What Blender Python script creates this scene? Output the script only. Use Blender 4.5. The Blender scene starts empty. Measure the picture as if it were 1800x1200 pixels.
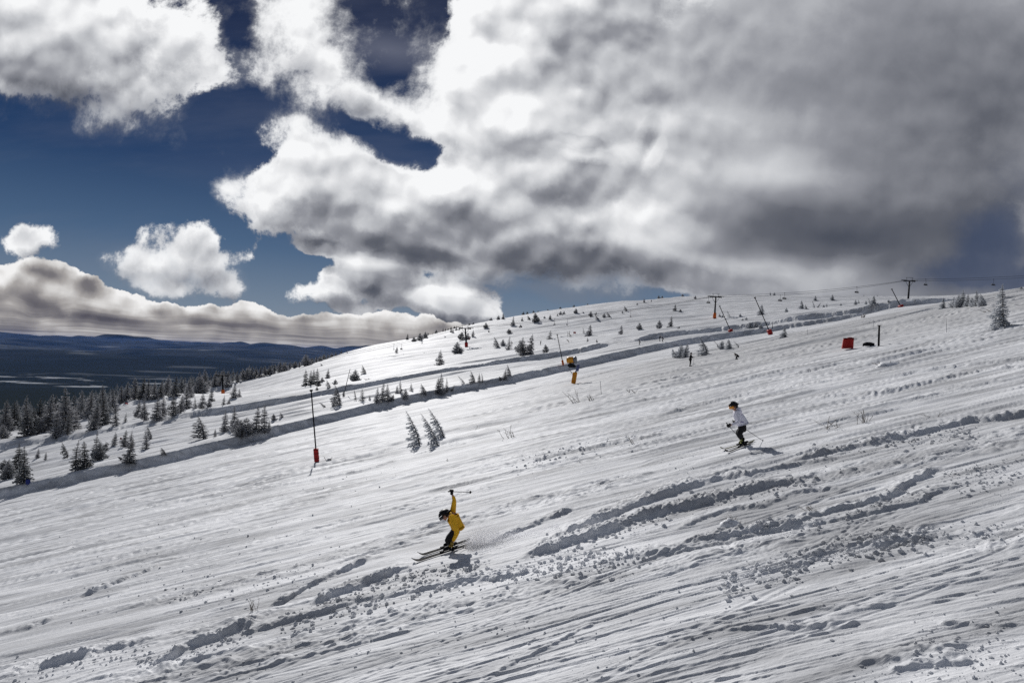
import bpy, bmesh, math, random, os
import numpy as np
from mathutils import Vector, Matrix

DEV = os.environ.get('DEVPART', '')          # '' = everything
scene = bpy.context.scene
COL = scene.collection
rad = math.radians

# ------------------------------------------------------------------ camera
PW, PH, PF = 1800.0, 1200.0, 1300.0
PITCH = math.atan(28.0 / 1300.0)
ROLL = math.atan(19.0 / 450.0)
Fv = np.array([0, math.cos(PITCH), math.sin(PITCH)])
R0 = np.array([1.0, 0, 0]); U0 = np.array([0, -math.sin(PITCH), math.cos(PITCH)])
Rv = math.cos(ROLL) * R0 + math.sin(ROLL) * U0
Uv = -math.sin(ROLL) * R0 + math.cos(ROLL) * U0
cam = bpy.data.cameras.new('camera'); cam_o = bpy.data.objects.new('camera', cam); COL.objects.link(cam_o)
cam.lens = PF / PW * 36.0; cam.sensor_width = 36.0; cam.clip_start = 0.2; cam.clip_end = 120000
M = Matrix(((Rv[0], Uv[0], -Fv[0], 0), (Rv[1], Uv[1], -Fv[1], 0), (Rv[2], Uv[2], -Fv[2], 0), (0, 0, 0, 1)))
cam_o.matrix_world = M
scene.camera = cam_o


def ray(px, py):
    """direction (Y component 1) through a point of the 1800x1200 photograph"""
    d = Fv + (px - 900.0) / PF * Rv - (py - 600.0) / PF * Uv
    return d / d[1]


def tang(px, py):
    d = ray(px, py)
    return (d[0], d[2])


# ------------------------------------------------------------------ sun
sd = Fv + (562 - 900) / PF * Rv - (-95 - 600) / PF * Uv
sd = sd / np.linalg.norm(sd)
SUN_EL = math.asin(sd[2]); SUN_AZ = math.atan2(sd[0], sd[1])
sun = bpy.data.lights.new('sun', 'SUN'); sun.energy = 3.35; sun.angle = rad(0.6); sun.color = (1.0, 0.982, 0.965)
sun_o = bpy.data.objects.new('sun', sun); COL.objects.link(sun_o)
sun_o.rotation_euler = Vector(-sd).to_track_quat('-Z', 'Y').to_euler()
scene.view_settings.view_transform = 'Standard'; scene.view_settings.look = 'None'
scene.view_settings.exposure = 0.0; scene.view_settings.gamma = 1.0
scene.view_settings.use_curve_mapping = False
scene.cycles.max_bounces = 5; scene.cycles.diffuse_bounces = 3; scene.cycles.glossy_bounces = 2
scene.cycles.transparent_max_bounces = 8; scene.cycles.volume_bounces = 0
scene.cycles.use_denoising = False
scene.cycles.denoiser = 'OPENIMAGEDENOISE'
scene.cycles.use_adaptive_sampling = False


# ------------------------------------------------------------------ node helpers
class NT:
    def __init__(self, tree):
        self.t = tree; self.n = tree.nodes; self.l = tree.links

    def node(self, typ, **kw):
        n = self.n.new(typ)
        for k, v in kw.items():
            setattr(n, k, v)
        return n

    def put(self, sock, v):
        if v is None:
            return
        if isinstance(v, bpy.types.NodeSocket):
            self.l.new(v, sock)
        else:
            try:
                sock.default_value = v
            except Exception:
                sock.default_value = tuple(v) + (1.0,)

    def m(self, op, a=None, b=None, c=None, clamp=False):
        n = self.node('ShaderNodeMath', operation=op, use_clamp=clamp)
        self.put(n.inputs[0], a); self.put(n.inputs[1], b)
        if c is not None:
            self.put(n.inputs[2], c)
        return n.outputs[0]

    def v(self, op, a=None, b=None, s=None):
        n = self.node('ShaderNodeVectorMath', operation=op)
        self.put(n.inputs[0], a)
        if b is not None:
            self.put(n.inputs[1], b)
        if s is not None:
            self.put(n.inputs['Scale'], s)
        return n.outputs['Value'] if op in ('LENGTH', 'DOT_PRODUCT') else n.outputs[0]

    def xyz(self, x=0.0, y=0.0, z=0.0):
        n = self.node('ShaderNodeCombineXYZ')
        self.put(n.inputs[0], x); self.put(n.inputs[1], y); self.put(n.inputs[2], z)
        return n.outputs[0]

    def sep(self, v):
        n = self.node('ShaderNodeSeparateXYZ'); self.put(n.inputs[0], v); return n.outputs

    def noise(self, vec, scale=5.0, detail=4.0, rough=0.5, dist=0.0, lac=2.0, dims='3D', color=False, typ='FBM', norm=True):
        n = self.node('ShaderNodeTexNoise', noise_dimensions=dims, noise_type=typ)
        if typ == 'FBM':
            n.normalize = norm
        self.put(n.inputs['Vector'], vec); n.inputs['Scale'].default_value = scale
        n.inputs['Detail'].default_value = detail; n.inputs['Roughness'].default_value = rough
        n.inputs['Distortion'].default_value = dist; n.inputs['Lacunarity'].default_value = lac
        return n.outputs['Color'] if color else n.outputs[0]

    def vor(self, vec, scale, detail=0.0, rough=0.5, feature='F1', smooth=0.5, dims='3D'):
        n = self.node('ShaderNodeTexVoronoi', voronoi_dimensions=dims, feature=feature)
        self.put(n.inputs['Vector'], vec); n.inputs['Scale'].default_value = scale
        n.inputs['Detail'].default_value = detail; n.inputs['Roughness'].default_value = rough
        if feature == 'SMOOTH_F1':
            n.inputs['Smoothness'].default_value = smooth
        return n.outputs['Distance']

    def mapr(self, v, a, b, c=0.0, d=1.0, typ='SMOOTHSTEP'):
        n = self.node('ShaderNodeMapRange', interpolation_type=typ)
        self.put(n.inputs[0], v)
        n.inputs[1].default_value = a; n.inputs[2].default_value = b
        n.inputs[3].default_value = c; n.inputs[4].default_value = d
        return n.outputs[0]

    def mix(self, f, a, b, blend='MIX'):
        n = self.node('ShaderNodeMix', data_type='RGBA', blend_type=blend)
        self.put(n.inputs[0], f)
        for s, v in ((n.inputs[6], a), (n.inputs[7], b)):
            if isinstance(v, bpy.types.NodeSocket):
                self.l.new(v, s)
            else:
                s.default_value = (v[0], v[1], v[2], 1.0)
        return n.outputs[2]

    def ramp(self, f, stops, interp='LINEAR'):
        n = self.node('ShaderNodeValToRGB'); self.put(n.inputs[0], f)
        cr = n.color_ramp; cr.interpolation = interp
        while len(cr.elements) < len(stops):
            cr.elements.new(0.5)
        for e, (p, c) in zip(cr.elements, stops):
            e.position = p; e.color = (c[0], c[1], c[2], 1.0)
        return n.outputs[0]

    def mapping(self, vec, loc=(0, 0, 0), rot=(0, 0, 0), scale=(1, 1, 1), typ='TEXTURE'):
        n = self.node('ShaderNodeMapping', vector_type=typ)
        self.put(n.inputs[0], vec)
        n.inputs[1].default_value = loc; n.inputs[2].default_value = rot; n.inputs[3].default_value = scale
        return n.outputs[0]


def srgb(r, g, b):
    f = lambda c: (c / 255 / 12.92) if c / 255 <= 0.04045 else ((c / 255 + 0.055) / 1.055) ** 2.4
    return (f(r), f(g), f(b))


# ------------------------------------------------------------------ world: sky with clouds, all laid out by direction
def build_world():
    w = bpy.data.worlds.new('World'); scene.world = w; w.use_nodes = True
    w.cycles.sampling_method = 'MANUAL'; w.cycles.sample_map_resolution = 512
    T = NT(w.node_tree); w.node_tree.nodes.clear()
    tc = T.node('ShaderNodeTexCoord'); d = tc.outputs['Generated']
    X, Y, Z = T.sep(d)
    # tangent plane about +Y (north); everything is a function of direction only
    yy = T.m('MAXIMUM', Y, 0.25)
    p = T.xyz(T.m('DIVIDE', X, yy), T.m('DIVIDE', Z, yy), 0.0)
    px_, py_, _ = T.sep(p)

    def blob(acc, vec, bx, by, rx, ry, ang, wgt):
        c = tang(bx, by)
        mp = T.mapping(vec, (c[0], c[1], 0), (0, 0, rad(ang) - ROLL), (rx / PF, ry / PF, 1))
        g = T.node('ShaderNodeTexGradient', gradient_type='SPHERICAL'); T.put(g.inputs[0], mp)
        return T.m('MULTIPLY_ADD', g.outputs[1], wgt, acc)

    wn = T.noise(p, 2.6, 2, 0.5, color=True, dims='2D')
    pw = T.v('ADD', p, T.v('SCALE', T.v('SUBTRACT', wn, (0.5, 0.5, 0.5)), s=0.07))
    wn2 = T.noise(p, 9.0, 6, 0.62, color=True, dims='2D')
    wig = T.v('SUBTRACT', wn2, (0.5, 0.5, 0.5))
    pw2 = T.v('ADD', pw, T.v('SCALE', wig, s=0.045))
    pl = T.v('ADD', p, T.v('SCALE', wig, s=0.030))

    dens = [
        (90, 20, 330, 170, 0, 1.5), (300, 90, 170, 130, -15, .9), (140, 150, 170, 110, -40, .8), (20, 90, 140, 110, 0, .5),
        (500, 15, 130, 100, 0, .75), (575, 110, 150, 100, -25, 1.0), (670, 180, 150, 60, -20, .85), (790, 150, 115, 130, 20, 1.2),
        (735, 225, 110, 50, 0, .7), (600, 190, 150, 40, -10, .45), (447, 145, 45, 55, 0, .45), (520, 215, 80, 26, 0, .40),
        (545, 300, 120, 100, 10, 1.3), (470, 365, 110, 75, 0, 1.1), (630, 330, 170, 95, 0, 1.2), (790, 350, 220, 120, 0, 1.2),
        (660, 400, 320, 70, -8, .8), (930, 230, 210, 170, 20, 1.3), (960, 60, 210, 190, 0, 1.6), (850, 10, 90, 90, 0, .6),
        (960, 410, 330, 120, 0, 1.1), (1150, 250, 400, 300, 0, 1.3), (1500, 150, 700, 420, 0, 1.8), (1500, 380, 520, 190, -4, 1.3), (1830, 40, 420, 260, 0, 1.4),
        (1230, 450, 460, 85, -3, .9), (1620, 470, 380, 110, -3, .7), (880, 465, 230, 45, -6, .5), (1420, 505, 380, 70, 0, 1.2), (1700, 500, 260, 90, 0, 1.0),
        (1133, 228, 22, 45, -20, -.75), (1010, 248, 60, 16, 0, -.6), (705, 262, 90, 44, -10, -1.0), (415, 70, 50, 120, 15, -.65), (400, 215, 80, 60, 0, -.8), (640, 235, 60, 16, -15, -.6),
        (640, 472, 105, 55, 0, 1.25), (540, 497, 95, 42, -8, 1.15), (720, 520, 120, 50, -15, 1.1), (815, 545, 95, 62, 0, 1.5),
        (620, 535, 140, 32, 0, .7), (870, 560, 60, 26, -20, .9),
        (50, 415, 85, 36, 0, 1.1), (335, 437, 115, 62, -12, 1.25), (245, 462, 95, 38, -20, .9), (315, 492, 80, 22, 0, .6),
        (415, 500, 65, 40, 0, 1.0), (553, 433, 66, 20, 0, .85), (735, 470, 90, 30, -8, .8), (515, 452, 95, 18, -3, -.8), (435, 440, 34, 24, 40, .6), (465, 245, 40, 30, 30, .6), (425, 295, 40, 20, 30, .25), (400, 345, 40, 22, 20, .35),
    ]
    acc = -0.20; acc2 = -0.20
    pws = T.v('ADD', pw2, (-0.010, 0.026, 0))
    for b in dens:
        acc = blob(acc, pw2, *b); acc2 = blob(acc2, pws, *b)
    D0 = acc
    form = T.m('SUBTRACT', T.m('MINIMUM', D0, 2.2), T.m('MINIMUM', acc2, 2.2))
    form = T.m('MAXIMUM', T.m('MINIMUM', form, .4), -.4)

    # lobes: rounded cells at several sizes, and their shading toward the sun
    def lobes(v):
        V = T.vor(v, 8.0, 2.0, 0.5, 'SMOOTH_F1', 0.45, dims='2D')
        a = T.noise(v, 4.0, 6, 0.50, dims='2D')
        return T.m('SUBTRACT', T.m('MULTIPLY', a, 1.3), T.m('MULTIPLY', V, 0.95))
    r1 = lobes(pl)
    r2 = lobes(T.v('ADD', pl, (-0.006, 0.015, 0)))
    calm = T.mapr(px_, 0.05, 0.36, 1.0, 0.22)
    rel = T.m('MULTIPLY', T.m('SUBTRACT', r1, r2), calm)
    nf = T.m('SUBTRACT', T.noise(pw, 7.0, 10, 0.66, 0.1, 2.1, dims='2D'), 0.5)
    nD = T.m('ADD', T.m('MULTIPLY', nf, 2.4), T.m('MULTIPLY', T.m('SUBTRACT', r1, 0.25), 0.55))
    Dm = T.m('ADD', D0, nD)
    sf = 0.0
    for b in [(600, 120, 260, 190, -20, 2.2), (170, 210, 240, 80, 0, 1.2), (400, 330, 60, 60, 0, 1.2), (300, 480, 160, 60, 0, 1.2), (1000, 500, 260, 40, 0, 1.5), (1050, 240, 150, 60, 0, 1)]:
        sf = blob(sf, pw, *b)
    am = T.m('ADD', T.m('MULTIPLY', T.mapr(Dm, 0.0, 0.32), T.m('SUBTRACT', 1.0, T.m('MINIMUM', sf, 1.0))), T.m('MULTIPLY', T.mapr(Dm, -0.30, 0.62), T.m('MINIMUM', sf, 1.0)))

    lum = 0.635
    for b in [(470, 60, 700, 330, 0, .30), (900, 200, 260, 240, 0, .24), (1180, 330, 170, 110, 20, .30), (1150, 400, 130, 70, 0, .20),
              (1400, 300, 170, 60, -10, .26), (1230, 210, 260, 110, 0, .14), (560, 270, 200, 70, 0, .16), (470, 380, 120, 60, 0, .14),
              (1440, 415, 420, 100, -4, -.30), (1700, 280, 420, 340, 0, -.26), (1650, 60, 520, 260, 0, -.14), (1480, 360, 160, 60, 0, -.12),
              (1330, 400, 200, 60, -5, -.12), (960, 425, 260, 60, -8, -.10), (1000, 300, 260, 130, 10, .10), (980, 350, 110, 50, 0, -.12), (555, 350, 90, 40, 0, -.20), (640, 310, 90, 40, -15, -.12),
              (860, 370, 90, 50, 0, -.06), (1750, 420, 330, 150, 0, -.22), (1060, 480, 320, 50, 0, -.15), (1370, 478, 260, 40, 0, .20), (1250, 235, 110, 50, 0, -.18),
              (665, 488, 70, 30, 10, -.22), (820, 562, 80, 30, 0, -.20), (545, 525, 80, 22, 0, -.2), (1000, 110, 200, 110, 0, -.10), (1120, 70, 220, 110, 0, -.08), (1280, 90, 260, 150, 0, -.05),
              (1610, 350, 120, 40, 20, .12), (1640, 210, 80, 30, 0, .10), (140, 185, 220, 60, -10, -.20), (330, 150, 90, 40, 0, -.06), (740, 445, 150, 26, -10, -.22), (560, 425, 110, 22, -6, -.15), (640, 456, 80, 16, 0, .28), (820, 512, 60, 16, 0, .2), (1100, 430, 60, 40, 0, .1)]:
        lum = blob(lum, pw, *b)
    core = T.m('ADD', T.mapr(Dm, 0.2, 0.75, 0.17, 0.0), T.mapr(Dm, 0.75, 2.0, 0.0, -0.07))
    core = T.m('MULTIPLY', core, T.mapr(Dm, 0.0, 0.25, 0.1, 1.0))
    core = T.m('ADD', core, T.m('MULTIPLY', form, T.m('MULTIPLY_ADD', calm, .35, .15)))
    lum_m = T.m('ADD', T.m('ADD', lum, core), T.m('MULTIPLY', rel, 0.85))
    lum_m = T.m('ADD', lum_m, T.m('MULTIPLY', T.m('MULTIPLY', T.m('SUBTRACT', r1, 0.25), 0.08), calm))
    ccol = T.ramp(lum_m, [(0.0, srgb(70, 75, 87)), (0.25, srgb(98, 101, 110)), (0.5, srgb(146, 148, 155)), (0.72, srgb(196, 198, 202)), (0.9, srgb(230, 231, 233)), (1.0, srgb(247, 248, 249))])

    # low bank of cloud to the left, seen edge on: lumpy top, level layers beneath
    c0, c1 = tang(0, 492), tang(900, 588)
    sl = (c1[1] - c0[1]) / (c1[0] - c0[0])
    _, pwy, _ = T.sep(pw2); pwx, _, _ = T.sep(pw2)
    line = T.m('SUBTRACT', T.m('MULTIPLY_ADD', pwx, sl, c0[1] - sl * c0[0]), pwy)
    bank = T.m('MINIMUM', T.m('MAXIMUM', T.m('MULTIPLY', line, 32.0), -1.1), 2.6)
    for b in [(20, 462, 190, 62, -5, 1.6), (150, 482, 150, 50, -18, 1.3), (270, 520, 140, 42, -15, 1.0), (360, 540, 100, 34, 0, .8),
              (445, 535, 70, 55, -10, 1.3), (500, 565, 70, 34, 0, .6), (600, 563, 120, 38, 0, 1.1), (710, 570, 100, 36, -12, 1.0), (790, 585, 80, 30, 0, .6)]:
        bank = blob(bank, pw2, *b)
    Db = T.m('ADD', T.m('ADD', bank, -0.12), T.m('ADD', T.m('MULTIPLY', nf, 0.9), T.m('MULTIPLY', T.m('SUBTRACT', r1, 0.25), 0.55)))
    ab = T.mapr(Db, 0.0, 0.14)
    ez = T.m('ADD', T.m('MAXIMUM', T.m('SUBTRACT', py_, T.m('MULTIPLY', px_, 0.0)), 0.0), 0.012)
    deck = T.xyz(T.m('DIVIDE', T.m('MULTIPLY', pwx, .75), ez), T.m('ADD', T.m('DIVIDE', 1.15, ez), T.m('MULTIPLY', r1, 9.0)), 0)
    st = T.noise(deck, 0.15, 5, 0.55, 0.1, dims='2D')
    st = T.m('SUBTRACT', st, 0.5)
    deep = T.mapr(line, -0.012, 0.030, 0.0, 1.0)
    lb = T.m('ADD', T.m('MULTIPLY_ADD', deep, -0.27, 0.76), T.mapr(Db, .1, .6, .2, 0))
    lb = T.m('ADD', lb, T.m('MULTIPLY', T.m('MULTIPLY', rel, 1.5), T.m('MULTIPLY_ADD', deep, -.55, 1.0)))
    lb = T.m('ADD', lb, T.m('MULTIPLY', st, T.m('MULTIPLY_ADD', deep, .45, .25)))
    for b in [(110, 525, 120, 26, -8, -.55), (215, 545, 90, 20, -8, -.5), (80, 468, 60, 18, -10, -.35), (330, 545, 70, 16, -6, -.25), (500, 575, 90, 16, -6, -.2), (440, 548, 50, 22, 0, -.30), (390, 562, 60, 14, 0, -.25), (620, 585, 200, 22, -4, -.2), (640, 562, 60, 12, 0, -.18), (20, 500, 60, 30, 0, .1), (300, 555, 90, 18, -10, .15)]:
        lb = blob(lb, pw, *b)
    bcol = T.ramp(lb, [(0.0, srgb(84, 82, 90)), (0.3, srgb(120, 117, 120)), (0.55, srgb(166, 162, 160)), (0.8, srgb(214, 212, 210)), (1.0, srgb(243, 242, 241))])

    # clear sky
    sky = T.node('ShaderNodeTexSky', sky_type='NISHITA')
    sky.sun_disc = False; sky.sun_elevation = SUN_EL; sky.sun_rotation = SUN_AZ
    sky.altitude = 1200; sky.air_density = 0.9; sky.dust_density = 0.3; sky.ozone_density = 3.0
    skyc = T.v('SCALE', sky.outputs[0], s=0.05)
    vz = T.ramp(T.mapr(Z, 0.0, 0.5, 0, 1, 'LINEAR'), [(0.0, srgb(132, 144, 160)), (0.10, srgb(110, 126, 146)), (0.26, srgb(66, 92, 124)), (0.45, srgb(22, 52, 92)), (0.75, srgb(6, 26, 62)), (1.0, srgb(3, 14, 44))])
    skym = T.mix(0.92, skyc, vz)
    veil = T.noise(T.mapping(p, (0, 0, 0), (0, 0, .10), (1, .22, 1)), 2.2, 5, .6, dims='2D')
    vl = 0.0
    for b in [(690, 90, 150, 45, 4, .8), (560, 320, 330, 60, 0, .25)]:
        vl = blob(vl, pw, *b)
    skym = T.mix(T.m('ADD', T.m('MULTIPLY', T.mapr(veil, .42, .75), .13), T.m('MULTIPLY', vl, .6), clamp=True), skym, srgb(120, 124, 140))
    c = T.mix(am, skym, ccol)
    c = T.mix(ab, c, bcol)
    # slate-blue breaks in the shaded cloud to the right
    bt = 0.0
    for b in [(1722, 428, 95, 70, 35, 1.25), (1680, 490, 170, 40, 5, .9), (1790, 470, 110, 80, 0, .7), (1780, 350, 90, 110, 0, .45), (1000, 512, 200, 34, -2, 1.2)]:
        bt = blob(bt, pw2, *b)
    bt = T.mapr(T.m('ADD', bt, T.m('MULTIPLY', nf, .7)), 0.1, 0.95)
    c = T.mix(T.m('MULTIPLY', bt, .68), c, T.mix(T.mapr(px_, .1, .5), srgb(112, 122, 138), srgb(52, 68, 98)))
    # away from the view: broken cloud of the same kind
    gn = T.noise(d, 2.2, 6, 0.55)
    gen = T.mix(T.mapr(gn, .46, .62), T.mix(0.85, T.v('SCALE', sky.outputs[0], s=0.05), srgb(58, 74, 98)), T.mix(gn, srgb(84, 84, 88), srgb(150, 150, 152)))
    infront = T.m('MULTIPLY', T.mapr(Y, 0.22, 0.5), T.mapr(py_, 0.75, 1.3, 1, 0))
    c = T.mix(infront, gen, c)
    c = T.mix(T.mapr(Z, -0.012, -0.006), srgb(70, 80, 95), c)
    bg = T.node('ShaderNodeBackground'); T.put(bg.inputs[0], c); bg.inputs[1].default_value = 1.0
    out = T.node('ShaderNodeOutputWorld'); T.l.new(bg.outputs[0], out.inputs[0])


build_world()
if DEV == 'sky':
    raise SystemExit


# ------------------------------------------------------------------ terrain height
def sstep(x, a, b):
    t = np.clip((x - a) / (b - a), 0, 1)
    return t * t * (3 - 2 * t)


_perm = np.random.RandomState(7).permutation(4096).astype(np.int64)
_ga = np.random.RandomState(8).rand(4096) * 2 * np.pi
_gx, _gy = np.cos(_ga), np.sin(_ga)


def perlin(x, y, seed=0):
    xi = np.floor(x).astype(np.int64); yi = np.floor(y).astype(np.int64)
    xf = x - xi; yf = y - yi
    u = xf * xf * xf * (xf * (xf * 6 - 15) + 10); v = yf * yf * yf * (yf * (yf * 6 - 15) + 10)

    def g(ix, iy, fx, fy):
        h = _perm[(_perm[(ix + seed * 131) & 4095] + iy) & 4095]
        return _gx[h] * fx + _gy[h] * fy
    a = g(xi, yi, xf, yf); b = g(xi + 1, yi, xf - 1, yf)
    c = g(xi, yi + 1, xf, yf - 1); d = g(xi + 1, yi + 1, xf - 1, yf - 1)
    return ((a + (b - a) * u) + ((c + (d - c) * u) - (a + (b - a) * u)) * v) * 1.45


def plane(X, Y):
    return 0.25 * X * (1 + (X / 420.0) ** 4) ** -0.25 - 4.6


def world_at(px, py, Yd):
    d = ray(px, py); return d * Yd


def plane_hit(px, py):
    d = ray(px, py)
    Yd = 30.0
    for _ in range(60):
        X = d[0] * Yd
        Yd = Yd + (plane(X, Yd) - d[2] * Yd) / (d[2] - 0.25 * d[0])
    return d * Yd


# the two dark banks: foot line of each one in the photograph -> Y as a function of X
_fa = [(-250, 925), (0, 879), (97, 859), (150, 846), (300, 817), (400, 790), (550, 756), (600, 742), (750, 709), (900, 681), (1000, 661),
       (1140, 624), (1200, 611), (1300, 589), (1407, 569), (1477, 556), (1534, 546), (1582, 541)]
_pa = np.array([plane_hit(*p) for p in _fa]); _o = np.argsort(_pa[:, 0]); _pa = _pa[_o]
# smooth the foot line
_ya = np.interp(np.linspace(-140, 80, 45), _pa[:, 0], _pa[:, 1])
_ya = np.convolve(np.pad(_ya, 3, mode='edge'), np.ones(7) / 7, 'valid')
_xa = np.linspace(-140, 80, 45)


def YA(X):
    return np.interp(X, _xa, _ya) + 0.35 * np.sin(X * 0.21) + 0.2 * np.sin(X * 0.63 + 1)


def hA(X):
    return np.interp(X, [-140, -60, 10, 40, 62, 74], [1.5, 1.4, 1.2, 1.05, .7, 0.0])


_fb = [(-250, 832, 176), (0, 789, 172), (150, 767, 168), (300, 741, 164), (450, 717, 161), (550, 698, 159), (650, 680, 157), (750, 661, 155), (900, 639, 152), (1000, 625, 150),
       (1067, 610, 148), (1140, 599, 146), (1200, 590, 144), (1300, 580, 141), (1400, 565, 134), (1450, 558, 131), (1500, 551, 128), (1600, 538, 122)]
_pb = np.array([world_at(*p) for p in _fb])


def YB(X):
    return np.interp(X, _pb[:, 0], _pb[:, 1]) + 0.4 * np.sin(X * 0.17 + 2) + 0.2 * np.sin(X * 0.71)


def hB(X):
    b = np.interp(X, [-140, -60, 0, 14, 19.5, 21.5, 24, 29, 50, 66, 78], [1.1, 1.2, 1.15, 1.1, 1.1, 1.1, 1.1, 1.05, 1.0, .9, .4])
    return b


def banks(X, Y):
    n = perlin(X * .35, Y * 0.1, 2) * 0.7 + perlin(X * 1.1, Y * 0.3, 3) * 0.4 + perlin(X * 3.3, Y, 4) * 0.15
    gap = np.interp(X, [17.5, 20.0, 23.0, 27.5], [0, 1, 1, 0])
    tb = Y - YB(X) + n
    sb = (1 - gap) * sstep(tb, 0, 1.25) + gap * sstep(tb, -6, 12)
    return hA(X) * sstep(Y - YA(X) + n, 0, 1.35) + hB(X) * sb


# anchors: (photo x, photo y, distance north)
_cp = []
for px in (-350, 0, 200, 400, 600, 800, 1000, 1200, 1400, 1600):
    for Yd in (72, 92):
        d = ray(px, 600); _cp.append((d[0] * Yd, Yd, plane(d[0] * Yd, Yd)))
for px in (1800, 2100, 2400):
    d = ray(px, 600); _cp.append((d[0] * 72, 72, plane(d[0] * 72, 72)))
for p in _fb:
    w_ = world_at(*p); _cp.append((w_[0], w_[1] - .5, w_[2]))
_anch = [
    (-350, 800, 260), (0, 763, 190), (0, 752, 225), (0, 762, 300), (0, 740, 420), (120, 752, 200), (190, 718, 235), (120, 748, 260),
    (210, 706, 252), (300, 694, 275), (200, 712, 320), (330, 690, 340), (380, 681, 320), (430, 666, 350), (500, 650, 370), (560, 637, 388),
    (600, 622, 400), (660, 607, 410), (740, 593.5, 420), (800, 578, 425), (860, 565, 430), (940, 551, 430), (1020, 539, 430), (1100, 530, 425),
    (1200, 523, 420), (1300, 520.5, 415), (1450, 520, 410), (1600, 523, 390), (1680, 521, 380),
    (392, 693, 300), (820, 609.5, 300), (1256, 559, 300), (1597, 531, 300), (600, 640, 300), (1040, 582, 300), (1430, 540, 300),
    (600, 668, 200), (300, 722, 195), (900, 622, 200), (1200, 574, 200), (1450, 547, 190), (1040, 600, 200),
    (1580, 540, 122), (1700, 530, 120), (1700, 523, 200), (1650, 527, 200), (1800, 506, 96), (1800, 509, 200), (1800, 512, 400), (1900, 497, 96), (2400, 440, 96), (2400, 450, 400),
    (1650, 533, 120), (1730, 518, 100), (1750, 517, 140),
    # behind the crest the ground falls away
    (300, 712, 480), (450, 690, 500), (560, 665, 520), (660, 640, 560), (800, 605, 600), (1000, 570, 600), (1250, 550, 600), (1500, 545, 600), (1800, 530, 600),
    (-350, 860, 600), (0, 770, 700), (400, 720, 800), (900, 650, 900), (1400, 620, 900), (2000, 600, 900), (2400, 560, 900),
]
for p in _anch:
    _cp.append(tuple(world_at(*p)))
_cp = np.array(_cp)


def _uv(X, Y):
    return X / Y, 0.55 * np.log(Y)


def _tps(r2):
    return 0.5 * r2 * np.log(r2 + 1e-9)


_cu, _cv = _uv(_cp[:, 0], _cp[:, 1])
_st = hA(_cp[:, 0]) * (_cp[:, 1] > YA(_cp[:, 0]) + 1) + hB(_cp[:, 0]) * (_cp[:, 1] > YB(_cp[:, 0]) + 1)
_res = (_cp[:, 2] - plane(_cp[:, 0], _cp[:, 1]) - _st) / _cp[:, 1] * 100.0
_n = len(_cp)
_K = _tps((_cu[:, None] - _cu) ** 2 + (_cv[:, None] - _cv) ** 2) + np.eye(_n) * 4e-5
_P = np.column_stack([np.ones(_n), _cu, _cv])
_A = np.block([[_K, _P], [_P.T, np.zeros((3, 3))]])
_sol = np.linalg.solve(_A, np.concatenate([_res, np.zeros(3)]))


def residual(X, Y):
    Ys = np.maximum(Y, 40.0)
    u, v = _uv(np.clip(X, -0.95 * Ys, 1.15 * Ys), Ys)
    u = u.ravel(); v = v.ravel()
    out = np.zeros(u.shape)
    for s in range(0, u.size, 60000):
        uu = u[s:s + 60000, None]; vv = v[s:s + 60000, None]
        out[s:s + 60000] = _tps((uu - _cu) ** 2 + (vv - _cv) ** 2) @ _sol[:_n] + _sol[_n] + _sol[_n + 1] * uu[:, 0] + _sol[_n + 2] * vv[:, 0]
    return (out / 100.0).reshape(X.shape) * Ys


def ground(X, Y):
    """the slope without its small relief"""
    X = np.asarray(X, float); Y = np.asarray(Y, float)
    w = sstep(Y, 48, 84)
    H = plane(X, Y)
    m = w > 0
    R = np.zeros(X.shape)
    if m.any():
        R[m] = residual(X[m], Y[m]) * w[m]
    return H + R + banks(X, Y)


_Ys = np.concatenate([np.linspace(6, 90, 500), np.linspace(90.2, 200, 500), np.linspace(200.5, 620, 500)])


def hit(px, py):
    """point of the slope seen at a place of the photograph (nearest point below the ray if it misses)"""
    d = ray(px, py)
    Z = ground(d[0] * _Ys, _Ys); g = d[2] * _Ys - Z
    k = np.where(g <= 0)[0]
    if len(k):
        i = k[0]
        if i == 0:
            Yd = _Ys[0]
        else:
            t = g[i - 1] / (g[i - 1] - g[i] + 1e-12); Yd = _Ys[i - 1] + t * (_Ys[i] - _Ys[i - 1])
    else:
        sel = _Ys > 60
        i = np.where(sel)[0][np.argmin((g / _Ys)[sel])]; Yd = _Ys[i]
    X = d[0] * Yd
    return np.array([X, Yd, float(ground(np.array([X]), np.array([Yd]))[0])])


# ------------------------------------------------------------------ snow relief
def world_poly(pts):
    w = np.array([plane_hit(*p) for p in pts]); return w[np.argsort(w[:, 0])]


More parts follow.
